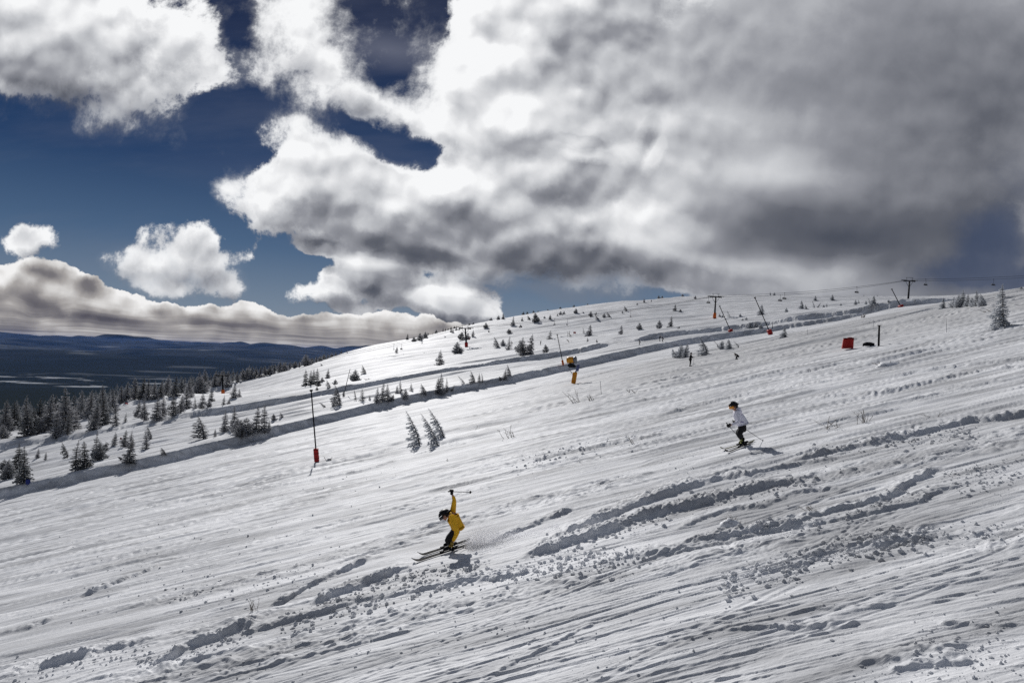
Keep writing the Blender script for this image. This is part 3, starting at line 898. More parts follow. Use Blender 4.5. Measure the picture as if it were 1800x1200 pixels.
# ------------------------------------------------------------------ trees
def spruce_mesh(seed, kind):
    """unit-height spruce (height 1); returns (trunk mesh, crown mesh, joined mesh)"""
    r = random.Random(seed)
    P = dict(dense=dict(w=.20, top=.04, n=26, droop=.25, gap=.10, spire=.10, curve=0.05, one=0),
             ragged=dict(w=.17, top=.03, n=24, droop=.40, gap=.30, spire=.22, curve=0.06, one=0),
             bushy=dict(w=.36, top=.10, n=20, droop=.10, gap=.15, spire=.06, curve=0.05, one=0),
             swept=dict(w=.17, top=.03, n=30, droop=.40, gap=.26, spire=.18, curve=-.22, one=.8),
             hooked=dict(w=.12, top=.05, n=18, droop=.35, gap=.35, spire=.16, curve=-.34, one=.5),
             thin=dict(w=.09, top=.03, n=22, droop=.35, gap=.35, spire=.15, curve=-.10, one=.4),
             skirt=dict(w=.20, top=.03, n=30, droop=.50, gap=.22, spire=.10, curve=-.03, one=.5))[kind]
    cx = P['curve'] * r.uniform(.8, 1.2)

    def axis(t):
        return Vector((cx * t * t, .02 * math.sin(3 * t + seed), t))
    tr = MB()
    tr.tube([axis(t) for t in (-.06, .1, .3, .5, .7, .9, 1.0)], [.022, .019, .016, .012, .008, .004, .0015], 6)
    cr = MB()

    def spray(p, d, ln, wd, nrm):
        """flat little fan of needles"""
        side = d.cross(nrm).normalized()
        e = p + d * ln
        m_ = p + d * ln * .55
        cr.add([p, m_ + side * wd * .5 + nrm * wd * .12, e, m_ - side * wd * .5 - nrm * wd * .1], [(0, 1, 2, 3)])
    n = P['n']
    for i in range(n):
        t = .05 + .93 * ((i + r.uniform(-.3, .3)) / n)
        t = min(max(t, .03), .97)
        prof = (1 - t) ** .82 * P['w'] + P['top'] * (1 - t)
        if t > 1 - P['spire']:
            prof *= .75
        if t < .12:
            prof *= .85 if kind != 'skirt' else 1.7
        nb = r.choice([5, 6, 7]) if kind != 'bushy' else r.choice([7, 8])
        a0 = r.random() * 6.28
        for b in range(nb):
            if r.random() < P['gap']:
                continue
            a = a0 + 6.283 * b / nb + r.uniform(-.3, .3)
            ln = prof * r.uniform(.55, 1.25)
            if P['one']:
                ln *= 1 + P['one'] * math.cos(a) * (-1 if P['curve'] < 0 else 1) * .9
                ln = max(ln, prof * .25)
            dr_ = P['droop'] * (1 - t * .7) * r.uniform(.6, 1.4)
            base = axis(t)
            dirh = Vector((math.cos(a), math.sin(a), 0))
            tip_up = .15 if kind != 'bushy' else .35
            pts = [base + dirh * ln * u + Vector((0, 0, -dr_ * ln * (u ** 1.3) + tip_up * ln * u ** 3)) for u in (0, .35, .7, 1)]
            cr_old = cr.cur
            # wood of the branch
            cr.cur = 1
            cr.tube(pts, [.006, .005, .0035, .001], 3, cap=False)
            cr.cur = cr_old
            for k in range(3):
                q0, q1 = pts[k], pts[k + 1]
                dd = (q1 - q0).normalized()
                for s_ in range(3 if k else 2):
                    q = q0.lerp(q1, r.random())
                    for sg in (-1, 1):
                        v = (dd + dirh.cross(Vector((0, 0, 1))) * sg * r.uniform(.4, 1.0) + Vector((0, 0, r.uniform(-.55, .15)))).normalized()
                        nrm = Vector((r.uniform(-.5, .5), r.uniform(-.5, .5), 1)).normalized()
                        l_ = ln * r.uniform(.22, .42) + .012
                        spray(q, v, l_, l_ * r.uniform(.35, .6), nrm)
                v = (dd + Vector((0, 0, r.uniform(-.8, 0)))).normalized()
                spray(q0.lerp(q1, .5), v, ln * .35 + .012, ln * .18 + .008, dirh.cross(Vector((0, 0, 1))))
    # leader
    for k in range(10):
        t = .86 + .13 * k / 10; a = r.random() * 6.28
        spray(axis(t), Vector((math.cos(a) * .7, math.sin(a) * .7, .6)).normalized(), .03 * (1.3 - k / 12) + .006, .012, Vector((0, 0, 1)))
    return tr, cr


SPRUCE = {}
for kind, cnt in (('dense', 4), ('ragged', 4), ('bushy', 3), ('swept', 3), ('hooked', 2), ('thin', 2), ('skirt', 1)):
    L_ = []
    for q in range(cnt):
        tr, cr = spruce_mesh(100 + q * 17 + len(kind) * 5, kind)
        for mkey, nm in (('g', M_SPRUCE), ('d', M_DARK), ('w', M_WHITE)):
            tm = tr.mesh('trunk', M_BARK); cm = cr.mesh('crown', [nm, M_BARK], smooth=False)
            jm = MB(); jm.v = cr.v + tr.v; jm.f = list(cr.f) + [tuple(i + len(cr.v) for i in f) for f in tr.f]; jm.mi = list(cr.mi) + [1] * len(tr.f)
            one = jm.mesh('spruce', [nm, M_BARK], smooth=False)
            L_.append((mkey, tm, cm, one))
    SPRUCE[kind] = L_
_tr = random.Random(5)
N_TREES = 0


def put_tree(px, py, hpx, kind, mk, label, group=None, wide=1.0, lean=0.0, loc=None, cat='tree', flip=None, split=20):
    """spruce whose foot is at a place of the photograph and that is hpx tall there"""
    global N_TREES
    N_TREES += 1
    g = hit(px, py) if loc is None else loc
    Hm = hpx * g[1] / PF
    opts = [q for q in SPRUCE[kind] if q[0] == mk]
    _, tm, cm, one = _tr.choice(opts)
    rz = _tr.uniform(0, 6.28) if kind in ('dense', 'ragged', 'bushy', 'skirt') and flip is None else _tr.uniform(-.5, .5) + (math.pi if flip else 0)
    if kind == 'skirt': rz = _tr.uniform(-.3, .3)
    rot = Matrix.Rotation(rad(lean), 4, 'Y') @ Matrix.Rotation(rz, 4, 'Z')
    e = rot.to_euler()
    sc = (Hm * wide, Hm * wide, Hm)
    loc3 = (g[0], g[1], g[2] - .02 * Hm)
    if hpx >= split:
        o = empty('spruce_tree', loc3, rot=e, sc=sc)
        for nm, me in (('trunk', tm), ('crown', cm)):
            c = bpy.data.objects.new(nm, me); COL.objects.link(c); c.parent = o
    else:
        o = bpy.data.objects.new('spruce_tree', one); COL.objects.link(o); o.location = loc3; o.rotation_euler = e; o.scale = sc
    tag(o, label, cat, group)
    return o


ORD = ['leftmost', 'second from left', 'third from left', 'fourth from left', 'fifth from left', 'sixth from left', 'seventh from left', 'eighth from left',
       'ninth from left', 'tenth from left', 'eleventh from left', 'twelfth from left', 'thirteenth from left', 'fourteenth from left', 'fifteenth from left', 'sixteenth from left', 'seventeenth from left', 'eighteenth from left', 'nineteenth from left', 'twentieth from left']
NUM = ['no', 'one', 'two', 'three', 'four', 'five', 'six', 'seven', 'eight', 'nine', 'ten', 'eleven', 'twelve', 'thirteen', 'fourteen', 'fifteen', 'sixteen', 'seventeen', 'eighteen', 'nineteen', 'twenty']


def cluster(where, group, trees, mk='g', single=None):
    """trees: (x, y, h, kind, width, lean).  Each one is named by its order in the cluster"""
    idx = sorted(range(len(trees)), key=lambda i: trees[i][0])
    n = len(trees)
    for rank, i in enumerate(idx):
        x, y, h, kind, wide, lean = trees[i]
        if n == 1:
            lab = single or ('lone rimed spruce ' + where)
        elif n == 2:
            lab = ('left' if rank == 0 else 'right') + ' one of two spruces ' + where
        else:
            o = ORD[rank] if rank < n - 1 else 'rightmost'
            lab = o + ' of ' + NUM[n] + ' spruces ' + where
            if len(lab.split()) > 16:
                lab = o + ' spruce ' + where
            assert len(lab.split()) <= 16, lab
        put_tree(x, y, h, kind, mk, lab, group if n > 1 else None, wide, lean)


# between the two dark banks
GB = 'rimed spruces between the two dark snow banks'
cluster('in the clump at the far left edge', GB, [(6, 825, 19, 'bushy', 1, 0), (15, 842, 37, 'bushy', .9, 0), (30, 832, 55, 'dense', 1, 0), (42, 848, 68, 'dense', .9, 0)], mk='d')
cluster('standing right of the far left clump', GB, [(66, 805, 18, 'dense', 1.1, 0), (80, 807, 14, 'ragged', 1.1, 0)])
cluster('in the clump above the left end of the near bank', GB, [(119, 803, 30, 'swept', 1, -12), (132, 828, 57, 'ragged', 1.1, 0), (147, 825, 52, 'dense', 1.2, 0), (168, 807, 52, 'ragged', 1, 0), (173, 808, 34, 'bushy', .9, 0), (185, 792, 15, 'bushy', .9, 0)], mk='d')
cluster('low behind the clump at the left', GB, [(191, 781, 9, 'hooked', 1.5, -30), (201, 783, 26, 'dense', 1.0, 0)])
cluster('in the loose group left of centre of the left slope', GB, [(215, 807, 10, 'swept', 1.8, -45), (219, 785, 31, 'dense', 1.2, 0), (230, 788, 33, 'ragged', 1.2, 0), (228, 814, 46, 'dense', 1.15, 3), (257, 789, 31, 'ragged', 1.5, 0), (265, 771, 23, 'swept', 1.6, 0)])
cluster('', GB, [(291, 799, 15, 'swept', 1.6, -12)], single='small leaning rimed spruce alone on the lip of the near bank at left')
cluster('left of the big clump above the near bank', GB, [(357, 770, 39, 'swept', 1.9, 4), (378, 767.5, 15, 'dense', 1, 0)])
cluster('in the big clump on the near bank', GB, [(395, 757, 37, 'dense', 1, 0), (410, 755, 44, 'dense', .9, 0), (416, 762, 30, 'bushy', .9, 0), (424, 768, 32, 'bushy', 1, 0), (434, 764, 32, 'bushy', 1, 0),
        (450, 760, 49, 'dense', .95, 0), (464, 760, 53, 'dense', .85, 0), (473, 755, 18, 'ragged', 1.2, 0)], mk='g')
cluster('right of the big clump on the near bank', GB, [(481, 739, 13, 'bushy', .9, 0), (497.5, 735, 12, 'swept', 1.8, -10)])
cluster('right of the tall black pole', GB, [(572, 715, 15, 'thin', 1.7, -48), (587, 713, 21, 'dense', 1, 0), (597, 714, 39, 'swept', 1.35, 2)])
cluster('', GB, [(604, 697, 12, 'dense', 1.1, 0)], single='tiny rimed spruce at the foot of the thin leaning pole')
cluster('in the row above the middle of the near bank', GB, [(626, 702, 20, 'thin', 1.1, -10), (637, 706, 25, 'ragged', 1.2, 0), (650, 704, 10, 'dense', 1.2, 0), (662, 707, 28, 'dense', .95, 0), (672, 705, 35, 'dense', .9, 0), (681, 705, 32, 'dense', .95, 0), (688, 704, 12, 'bushy', .9, 15)])
cluster('in the middle group before the far bank', GB, [(698, 692, 16, 'dense', 1.1, 0), (705, 692, 26, 'ragged', 1, -4), (712, 702, 20, 'bushy', .8, 0), (723, 688, 16, 'ragged', 1.3, 0)])
cluster('', GB, [(748, 694, 21, 'swept', 1.5, -6)], single='left-leaning rimed spruce alone between the middle group and the two tallest')
cluster('in the tight clump above the near bank at centre', GB, [(769, 692, 30, 'dense', .9, 0), (774, 692, 38, 'dense', .95, 0), (785, 688, 25, 'ragged', 1, 0), (794, 687, 13, 'thin', 1.8, 30)])
cluster('', GB, [(816, 673, 17, 'thin', 1.6, -35)], single='thin rimed spruce leaning far left between the two dark banks')
cluster('left of the snow gun below the far bank', GB, [(834, 672, 22, 'swept', 1.3, -6), (842, 671, 16, 'ragged', 1.2, 0), (848, 671, 16, 'thin', 1.6, 0), (881, 668, 8, 'bushy', 1, -30), (887, 667, 20, 'ragged', 1.3, 0), (897, 660, 21, 'swept', 1.3, -4)])
# on the slope behind the far bank
GF = 'rimed spruces on the slope behind the far bank'
cluster('in the tight dark clump left on the upper slope', GF, [(537, 681, 33, 'dense', .9, 0), (545, 680, 31, 'dense', .8, 0), (550, 678, 31, 'dense', .8, 0), (557, 677, 32, 'dense', .8, 0), (560, 679, 12, 'bushy', 1, 0)], mk='d')
cluster('just right of the tight dark clump', GF, [(566, 673, 11, 'bushy', 1, 0), (576, 665, 18, 'dense', 1.1, 0), (580, 681, 15, 'swept', 1.4, -10), (589, 676, 10, 'bushy', 1.1, 0), (557, 686, 7, 'bushy', 1, 0)])
cluster('beside the thin leaning pole', GF, [(623, 670, 22, 'bushy', 1.05, 0), (642.5, 657, 17, 'swept', 1.4, -8)], mk='d')
cluster('', GF, [(697, 619, 11, 'dense', 1.2, 0)], single='small rimed spruce below the empty chairs on the upper slope')
cluster('', GF, [(567, 643, 6, 'swept', 1.8, -20)], single='tiny dark tree near the left edge of the upper snowfield')
cluster('', GF, [(773, 642.5, 29, 'dense', 1.25, 2)], single='solitary bushy rimed spruce in mid slope below the red-based lift tower')
cluster('', GF, [(804, 621.5, 22, 'bushy', 1.05, 0)], single='broad dark spruce just left of the red-based lift tower', mk='d')
cluster('around the head of the red-based lift tower', GF, [(811, 597, 15, 'bushy', 1, 0), (822, 597, 13, 'bushy', .9, 0), (831, 592, 13, 'dense', 1.1, 0)])
cluster('at the crest left of the red-based lift tower', GF, [(728, 601, 10, 'bushy', 1.1, 0), (738, 599, 15, 'bushy', .9, 0), (747, 595, 13, 'bushy', .9, 0), (716, 592, 12, 'dense', 1.1, 0)], mk='d')
GR = 'small spruces along the crest'
cluster('along the crest between the chairs and the tower', GR, [(754, 586, 7, 'swept', 1.6, 0), (761, 584, 4, 'dense', 1.4, 0), (767, 584, 8, 'bushy', .9, 0), (779, 577, 8, 'dense', 1, 0), (783, 583, 7, 'dense', 1.2, 0),
        (788, 577, 5, 'bushy', .9, 0), (793, 576, 6, 'bushy', .9, 0), (799, 575, 6, 'bushy', .9, 0), (793, 585, 9, 'dense', 1.2, 0), (796, 585, 8, 'dense', 1.2, 0), (802, 581, 9, 'dense', 1.2, 0), (807, 581, 7, 'dense', 1, 0), (784, 593, 4, 'swept', 2, -30)], mk='d')
cluster('on the crest right of the tower head', GR, [(825, 570, 5, 'bushy', 1, 0), (832, 568, 5, 'bushy', 1, 0), (854, 577, 11, 'bushy', 1, 0), (863, 562, 7, 'bushy', 1, 0), (876, 562, 8, 'bushy', 1, 0), (884, 562, 12, 'dense', 1.2, 0)], mk='d')
cluster('behind the far bank, in the group left of the snow gun', GF, [(876, 611, 21, 'swept', 1.4, -8), (884, 608, 13, 'bushy', .9, 0), (895, 616, 27, 'ragged', 1.3, 0), (914, 620, 24, 'bushy', .9, 0), (919, 624, 33, 'dense', 1.4, 0), (933, 622, 37, 'skirt', 1.1, 5), (959, 620, 16, 'bushy', .8, 0)])
cluster('in the scatter above the snow gun', GF, [(895, 586, 9, 'bushy', 1.3, 0), (902, 573, 18, 'dense', 1.1, 0), (915, 576, 6, 'bushy', 1.1, 0), (966, 596, 17, 'ragged', 1.6, 0)])
cluster('on the upper slope right of the white cloud foot', GF, [(917.5, 564, 8, 'dense', 1.2, 0), (932, 562, 9, 'swept', 1.6, -15), (941, 567, 19, 'bushy', .75, 0), (946, 565, 9, 'bushy', .8, 0), (957, 560, 5, 'bushy', 1, 0), (967, 562.5, 11, 'dense', 1.3, 0)], mk='d')
cluster('in the line high above the thin striped pole', GR, [(980, 556, 6, 'dense', 1.2, 0), (985, 554, 8, 'bushy', .9, 0), (991, 553, 7, 'bushy', .9, 0), (1012, 551, 10, 'bushy', .9, 0), (1025, 550, 3, 'bushy', 1, 0), (1038, 556, 10, 'bushy', .9, 0), (1047, 554, 6, 'swept', 1.8, 35),
        (1053, 563, 11, 'swept', 1.5, -20), (1062, 558, 8, 'bushy', 1, 0), (1073, 558, 13, 'swept', 1.4, -20)])
cluster('on the skyline right of the white cloud', GR, [(920, 550, 7, 'bushy', .9, 0), (927, 549, 6, 'bushy', .9, 0), (938, 547, 6, 'bushy', .9, 0), (946, 546, 4, 'bushy', 1, 0), (963, 543, 4, 'bushy', 1, 0), (985, 541, 5, 'bushy', 1, 0), (1009, 536, 5, 'bushy', 1, 0), (1033, 534, 4, 'bushy', 1, 0)], mk='d')
cluster('in mid slope right of the snow gun', GF, [(1027, 587, 13, 'thin', 1.4, -6), (1037.5, 590, 21, 'skirt', 1.3, 3), (1033, 602.5, 10, 'dense', 1.2, 0), (1049, 602, 7, 'dense', 1.2, 0)])
cluster('standing apart above the break in the far bank', GF, [(1093, 589, 19, 'skirt', 1.1, 0), (1124, 580, 14, 'bushy', .9, 0), (1158, 577, 16, 'bushy', .75, 5), (1180, 574, 20, 'skirt', 1, 3), (1192, 579, 6, 'swept', 2.5, 60)])
cluster('high on the slope before the third tower', GR, [(1094, 550, 4, 'bushy', 1, 0), (1102, 546, 10, 'swept', 1.6, -14), (1132, 532, 9, 'dense', 1, 0), (1120, 536, 4, 'bushy', 1, 0), (1146, 530, 5, 'swept', 1.5, -15), (1158, 522, 7, 'bushy', .9, 0), (1164, 522, 6, 'bushy', .9, 0), (1200, 521, 6, 'bushy', 1, 0), (1222, 525, 6, 'bushy', .9, 0), (1187.5, 547, 13, 'skirt', 1.3, 0), (1196, 548, 5, 'bushy', 1.2, 0)])
cluster('around the foot of the third lift tower', GF, [(1265, 557, 6, 'bushy', 1, 0), (1270, 559, 6, 'bushy', 1, 0), (1283, 559, 14, 'hooked', 1.4, 0), (1301, 557, 6, 'bushy', 1.1, 0), (1305, 566, 7, 'bushy', 1, 0), (1312, 565, 8, 'bushy', 1, 0)], mk='w')
cluster('', GF, [(1340, 554, 20, 'skirt', 1.5, 0)], single='rime-crusted spruce with spreading arms behind the leaning pole', mk='w')
cluster('on the plateau right of the leaning pole', GR, [(1354, 519, 7, 'dense', 1, 0), (1361, 519, 6, 'bushy', 1, 0), (1382, 549, 9, 'bushy', .9, 0), (1411, 543.6, 17, 'skirt', 1.3, -5), (1418, 544, 9, 'swept', 1.5, 0), (1432, 541.5, 15, 'thin', 1.4, -12), (1437, 541, 12, 'thin', 1.4, 35), (1448, 540, 5, 'bushy', 1, 0), (1453, 539, 7, 'dense', 1, 0),
        (1434, 528, 9, 'skirt', 1.6, 0), (1464, 527, 10, 'skirt', 1.8, 0), (1478, 537, 4, 'bushy', 1.3, 0)], mk='w')
cluster('on the plateau left of the fourth tower', GR, [(1504, 536, 10, 'bushy', .8, 0), (1510, 534, 8, 'swept', 1.3, 0), (1522, 536, 9, 'bushy', .7, 0), (1529, 534, 11, 'hooked', 1.8, 0), (1537, 534, 15, 'skirt', 1.6, 0), (1518, 519, 3, 'bushy', 1, 0), (1542, 521, 3, 'bushy', 1, 0), (1562, 532, 5, 'bushy', 1.3, 0), (1608, 530, 4, 'bushy', 1.2, 0)], mk='w')
# near bank and right
GN = 'frost-laden spruces beside the dark-clad skier'
cluster('right beside the standing skier in black', GN, [(1188, 629, 18, 'bushy', .7, -25), (1197, 628, 24, 'bushy', 1.0, 0), (1204, 628, 28, 'dense', 1.2, 6)], mk='w')
cluster('between the two skiers in black', GN, [(1243, 622, 32, 'swept', 1.6, -8), (1268, 613, 15, 'bushy', .9, 0), (1284, 612, 17, 'skirt', 1.6, -10), (1298, 610, 13, 'hooked', 1.6, -15)], mk='w')
cluster('', GN, [(1380, 593, 19, 'skirt', 1.6, 0)], single='squat rime-crusted spruce right of the red padded pole base', mk='w')
cluster('half buried at the far bank behind the red pole base', GN, [(1318, 576, 11, 'bushy', 1.1, 0), (1328, 576, 12, 'bushy', 1.1, 0), (1337, 577, 8, 'bushy', 1.2, 0)], mk='w')
GP = 'rime-white spruces on the right skyline'
cluster('in the white group near the right edge', GP, [(1659, 542, 20, 'skirt', 1.2, 0), (1676, 541, 20, 'bushy', .9, 0), (1684, 541, 25, 'bushy', .9, 0), (1691, 540, 32, 'dense', 1.1, 0), (1700, 540, 25, 'dense', 1.2, 0), (1709, 540, 19, 'bushy', .8, 0), (1717, 540, 31, 'dense', 1.1, 0), (1725, 540, 21, 'bushy', .8, 0), (1732, 538, 23, 'swept', 1.5, 0)], mk='w')
put_tree(1763, 575, 79, 'skirt', 'w', 'tallest rime-crusted spruce standing alone at the right edge', None, .85, 0)
put_tree(1795, 508, 5, 'bushy', 'w', 'tiny white shrub on the skyline at the far right edge', None, 1.3, 0)
# three windswept trees in the near field
GW = 'three windswept spruces in the open near field'
for (x, y, h, lab, ln_, wd) in ((738, 782, 66, 'leftmost and thickest of three windswept frosted spruces', -13, .95), (770, 782, 64, 'slender middle one of three windswept frosted spruces', -21, .75), (780, 767, 58, 'rightmost of three windswept frosted spruces, rooted higher', -21, .85)):
    put_tree(x, y, h, 'swept', 'w', lab, GW, wd, ln_)

# forest beyond the far bank, at the left, and its continuation up the crest
FR = [(5, 770, 26, 'bushy'), (11, 757, 57, 'dense'), (25, 754, 52, 'dense'), (42, 750, 58, 'ragged'), (48, 767, 60, 'dense'), (60, 763, 50, 'dense'), (67, 755, 58, 'dense'), (72, 760, 24, 'bushy'), (86, 758, 68, 'dense'),
      (97, 753, 62, 'dense'), (98, 767, 54, 'ragged'), (115, 760, 82, 'dense'), (127, 755, 64, 'dense'), (119, 762, 40, 'ragged'), (143, 735, 52, 'dense'), (160, 733, 50, 'dense'), (176, 742, 68, 'dense'), (166, 754, 50, 'dense'), (181, 748, 56, 'dense'),
      (197, 725, 44, 'dense'), (203, 747, 39, 'ragged'), (213, 709, 34, 'dense'), (222, 705, 36, 'dense'), (238, 701, 40, 'dense'), (250, 702, 40, 'dense'), (260, 703, 42, 'ragged'), (272, 702, 32, 'dense'), (292, 694, 37, 'dense'), (281, 700, 32, 'dense'),
      (220, 742, 18, 'ragged'), (242, 733, 31, 'dense'), (253, 738, 37, 'dense'), (275, 737, 42, 'dense'), (286, 731, 36, 'dense'), (305, 730, 40, 'dense'), (317, 725, 33, 'dense'), (328, 720, 43, 'dense'), (308, 698, 40, 'dense'), (322, 691, 30, 'dense'),
      (333, 700, 34, 'dense'), (343, 719, 23, 'ragged'), (355, 718, 30, 'dense'), (367, 715, 13, 'bushy'), (371, 705, 22, 'dense'), (393, 715, 22, 'ragged'), (402, 713, 11, 'bushy'), (411, 701, 28, 'dense'), (420, 698, 16, 'dense'),
      (348, 691, 40, 'dense'), (353, 692, 32, 'bushy'), (361, 684, 38, 'dense'), (377, 681, 28, 'dense'), (388, 679, 30, 'dense'), (400, 680, 31, 'dense'), (408, 675, 22, 'ragged'), (417, 673, 22, 'dense'), (427, 670, 24, 'dense'), (435, 668, 24, 'bushy'),
      (443, 666, 24, 'dense'), (450, 664, 22, 'dense'), (457, 663, 21, 'dense'), (466, 661, 20, 'dense'), (474, 659, 18, 'bushy'), (482, 656, 18, 'dense'), (491, 654, 21, 'dense'), (500, 652, 17, 'bushy'), (509, 649, 15, 'dense'), (518, 647, 13, 'bushy'), (527, 645, 12, 'dense'),
      (538, 643, 22, 'bushy'), (548, 640, 12, 'bushy'), (556, 637, 12, 'dense'), (563, 634, 11, 'bushy'), (569, 632, 12, 'bushy'), (576, 630, 10, 'dense'), (583, 628, 9, 'bushy'), (590, 626, 9, 'dense'), (600, 622, 7, 'dense'), (610, 620, 7, 'ragged'), (634, 613, 4, 'dense')]
_fr = random.Random(77)
sect = [(0, 75, 'at the left end of the dense forest edge'), (75, 135, 'under the highest treetops of the dense forest'), (135, 212, 'in the forest edge before the snow opens'), (212, 300, 'at the forest edge beside the small red sign'),
        (300, 375, 'along the forest edge left of the orange-based tower'), (375, 440, 'at the forest edge around the orange-based tower'), (440, 530, 'in the low far forest edge on the crest'), (530, 700, 'where the forest edge thins out on the crest')]
GT = 'forest of rimed spruces beyond the far bank'


def sec(x):
    for a, b, t in sect:
        if a <= x < b:
            return t
    return sect[-1][2]


_lab = {}
for (x, y, h, k) in sorted(FR):
    front = y > np.interp(x, [0, 200, 300, 400, 700], [752, 728, 706, 690, 600])
    _lab.setdefault((bool(front), sec(x)), []).append((x, y, h, k))
for (front, where), lst in _lab.items():
    row = 'front row' if front else 'rear row'
    for q, (x, y, h, k) in enumerate(lst):
        o_ = (ORD[q] if q < len(lst) - 1 or len(lst) < 3 else 'rightmost')
        lab = o_ + ' ' + row + ' spruce ' + where
        if len(lab.split()) > 16:
            lab = o_ + ' ' + row + ' spruce ' + where.replace('dense ', '')
        put_tree(x, y, h * 1.0, k, 'g' if h < 40 or _fr.random() < .5 else 'd', lab, GT, 1.15 if k == 'dense' else 1.0, _fr.uniform(-2, 2))
# the rest of the wood behind them, one mass
def build_wood():
    src = []
    for k in ('dense', 'ragged'):
        for q in SPRUCE[k]:
            if q[0] == 'd':
                me = q[3]
                co = np.empty(len(me.vertices) * 3); me.vertices.foreach_get('co', co); co = co.reshape(-1, 3)
                lv = np.empty(len(me.loops), np.int32); me.loops.foreach_get('vertex_index', lv)
                ls = np.empty(len(me.polygons), np.int32); me.polygons.foreach_get('loop_start', ls)
                src.append((co, lv, ls))
    V = []; LV = []; LS = []; nv = nl = 0
    for k in range(190):
        x = _fr.uniform(-90, 430) if k < 145 else _fr.uniform(430, 570)
        edge = np.interp(x, [-90, 0, 150, 212, 300, 400, 500, 570], [205, 205, 218, 262, 288, 345, 385, 395])
        Yd = edge + _fr.uniform(0, 60)
        X = ray(x, 600)[0] * Yd
        z = float(ground(np.array([X]), np.array([Yd]))[0])
        Hm = _fr.uniform(5, 9) * np.interp(x, [0, 300, 430, 570], [1, .95, .8, .45])
        co, lv, ls = src[_fr.randrange(len(src))]
        a = _fr.uniform(0, 6.28); c, s_ = math.cos(a), math.sin(a)
        w = 1.15 * Hm
        V.append(np.column_stack([(co[:, 0] * c - co[:, 1] * s_) * w + X, (co[:, 0] * s_ + co[:, 1] * c) * w + Yd, co[:, 2] * Hm + z - .1]))
        LV.append(lv + nv); LS.append(ls + nl); nv += len(co); nl += len(lv)
    V = np.vstack(V).astype(np.float32); LV = np.concatenate(LV).astype(np.int32); LS = np.concatenate(LS).astype(np.int32)
    me = bpy.data.meshes.new('forest'); me.vertices.add(len(V)); me.vertices.foreach_set('co', V.ravel())
    me.loops.add(len(LV)); me.loops.foreach_set('vertex_index', LV); me.polygons.add(len(LS)); me.polygons.foreach_set('loop_start', LS)
    me.update(); me.materials.append(M_DARK)
    o = bpy.data.objects.new('forest', me); COL.objects.link(o)
    tag(o, 'dense wood of rimed spruces massed behind the forest edge at left', 'forest', kind='stuff')


build_wood()
print('trees', N_TREES)


# ------------------------------------------------------------------ lift, poles, pads, snow gun
def up_at(g, toppx, toppy):
    """3-D point above foot g (same distance) seen at a place of the photograph"""
    d = ray(toppx, toppy) * g[1]
    return Vector((d[0], d[1], d[2]))


TOWERS = []


def lift_tower(px, py, topx, topy, pad, label):
    d_ = ray(px, py) * 300.0
    g = np.array([d_[0], 300.0, float(ground(np.array([d_[0]]), np.array([300.0]))[0])])
    print('tower', px, 'ray z', round(d_[2], 2), 'ground', round(g[2], 2))
    top = up_at(g, topx, topy)
    base = Vector(g)
    o = empty('lift_tower', base)
    Hh = (top - base).length
    ax = (top - base).normalized()
    m_ = MB(); L = lambda t: ax * (Hh * t)
    m_.tube([L(-.02), L(.0), L(.85)], [.42, .40, .27], 12)
    m_.build('mast', M_BLACK, o)
    m_ = MB()
    m_.box(L(.86), (4.6, .42, .34), bev=.04)
    for sx in (-1, 1):
        m_.tube([L(.60), L(.84) + Vector((sx * 1.5, 0, 0))], .07, 6)
        m_.box(L(.86) + Vector((sx * 2.2, 0, -.05)), (.28, .5, .5), bev=.04)
    m_.build('crossarm', M_BLACK, o)
    for sx in (-1, 1):
        m_ = MB()
        c = L(.86) + Vector((sx * 2.2, 0, .3))
        m_.tube([c + Vector((-1.1, 0, 0)), c + Vector((1.1, 0, 0))], .07, 6)
        for k in range(6):
            cc = c + Vector((-1.0 + .4 * k, 0, .02))
            m_.tube([cc + Vector((0, -.07, 0)), cc + Vector((0, .07, 0))], .17, 10)
        m_.build('sheave_train', M_STEEL, o)
    m_ = MB()   # work frame on top
    for sx in (-1, 1):
        m_.tube([L(.88) + Vector((sx * .95, 0, 0)), L(1.0) + Vector((sx * 1.25, 0, 0))], .06, 6)
    m_.tube([L(1.0) + Vector((-1.45, 0, 0)), L(1.0) + Vector((1.45, 0, 0))], .07, 6)
    m_.build('work_frame', M_BLACK, o)
    if pad:
        m_ = MB(); m_.tube([L(.0), L(.10), L(.215)], [.66, .68, .62], 12); m_.build('padding', pad, o)
    m_ = MB()
    for k in range(14):
        z = .2 + k * .045
        m_.tube([L(z) + Vector((-.18, -.42, 0)), L(z) + Vector((.18, -.42, 0))], .025, 4)
    for sx in (-.18, .18):
        m_.tube([L(.18) + Vector((sx, -.42, 0)), L(.84) + Vector((sx, -.38, 0))], .03, 4)
    m_.build('ladder', M_STEEL, o)
    tag(o, label, 'lift tower', 'chairlift towers along the upper slope')
    TOWERS.append((base, ax, Hh))
    return o


lift_tower(392, 693, 391, 655, M_ORANGE, 'lowest lift tower, orange padded base, half hidden by the forest edge')
lift_tower(820, 609, 817.5, 572, M_RED, 'black T-shaped lift tower with red padded base on left slope')
lift_tower(1256, 559, 1258.5, 516, M_ORANGE, 'black T-shaped lift tower with small orange pad near mid skyline')
lift_tower(1596, 531, 1599, 488, None, 'tallest black lift tower standing against the cloud at right')
# the rope ends at a fifth tower beyond the frame
TW = [b + a * H_ * .86 + Vector((0, 0, .45)) for b, a, H_ in TOWERS]
TW.append(TW[-1] + Vector((98, 2, 10.5)))
TW.insert(0, TW[0] + Vector((-95, -4, -27)))


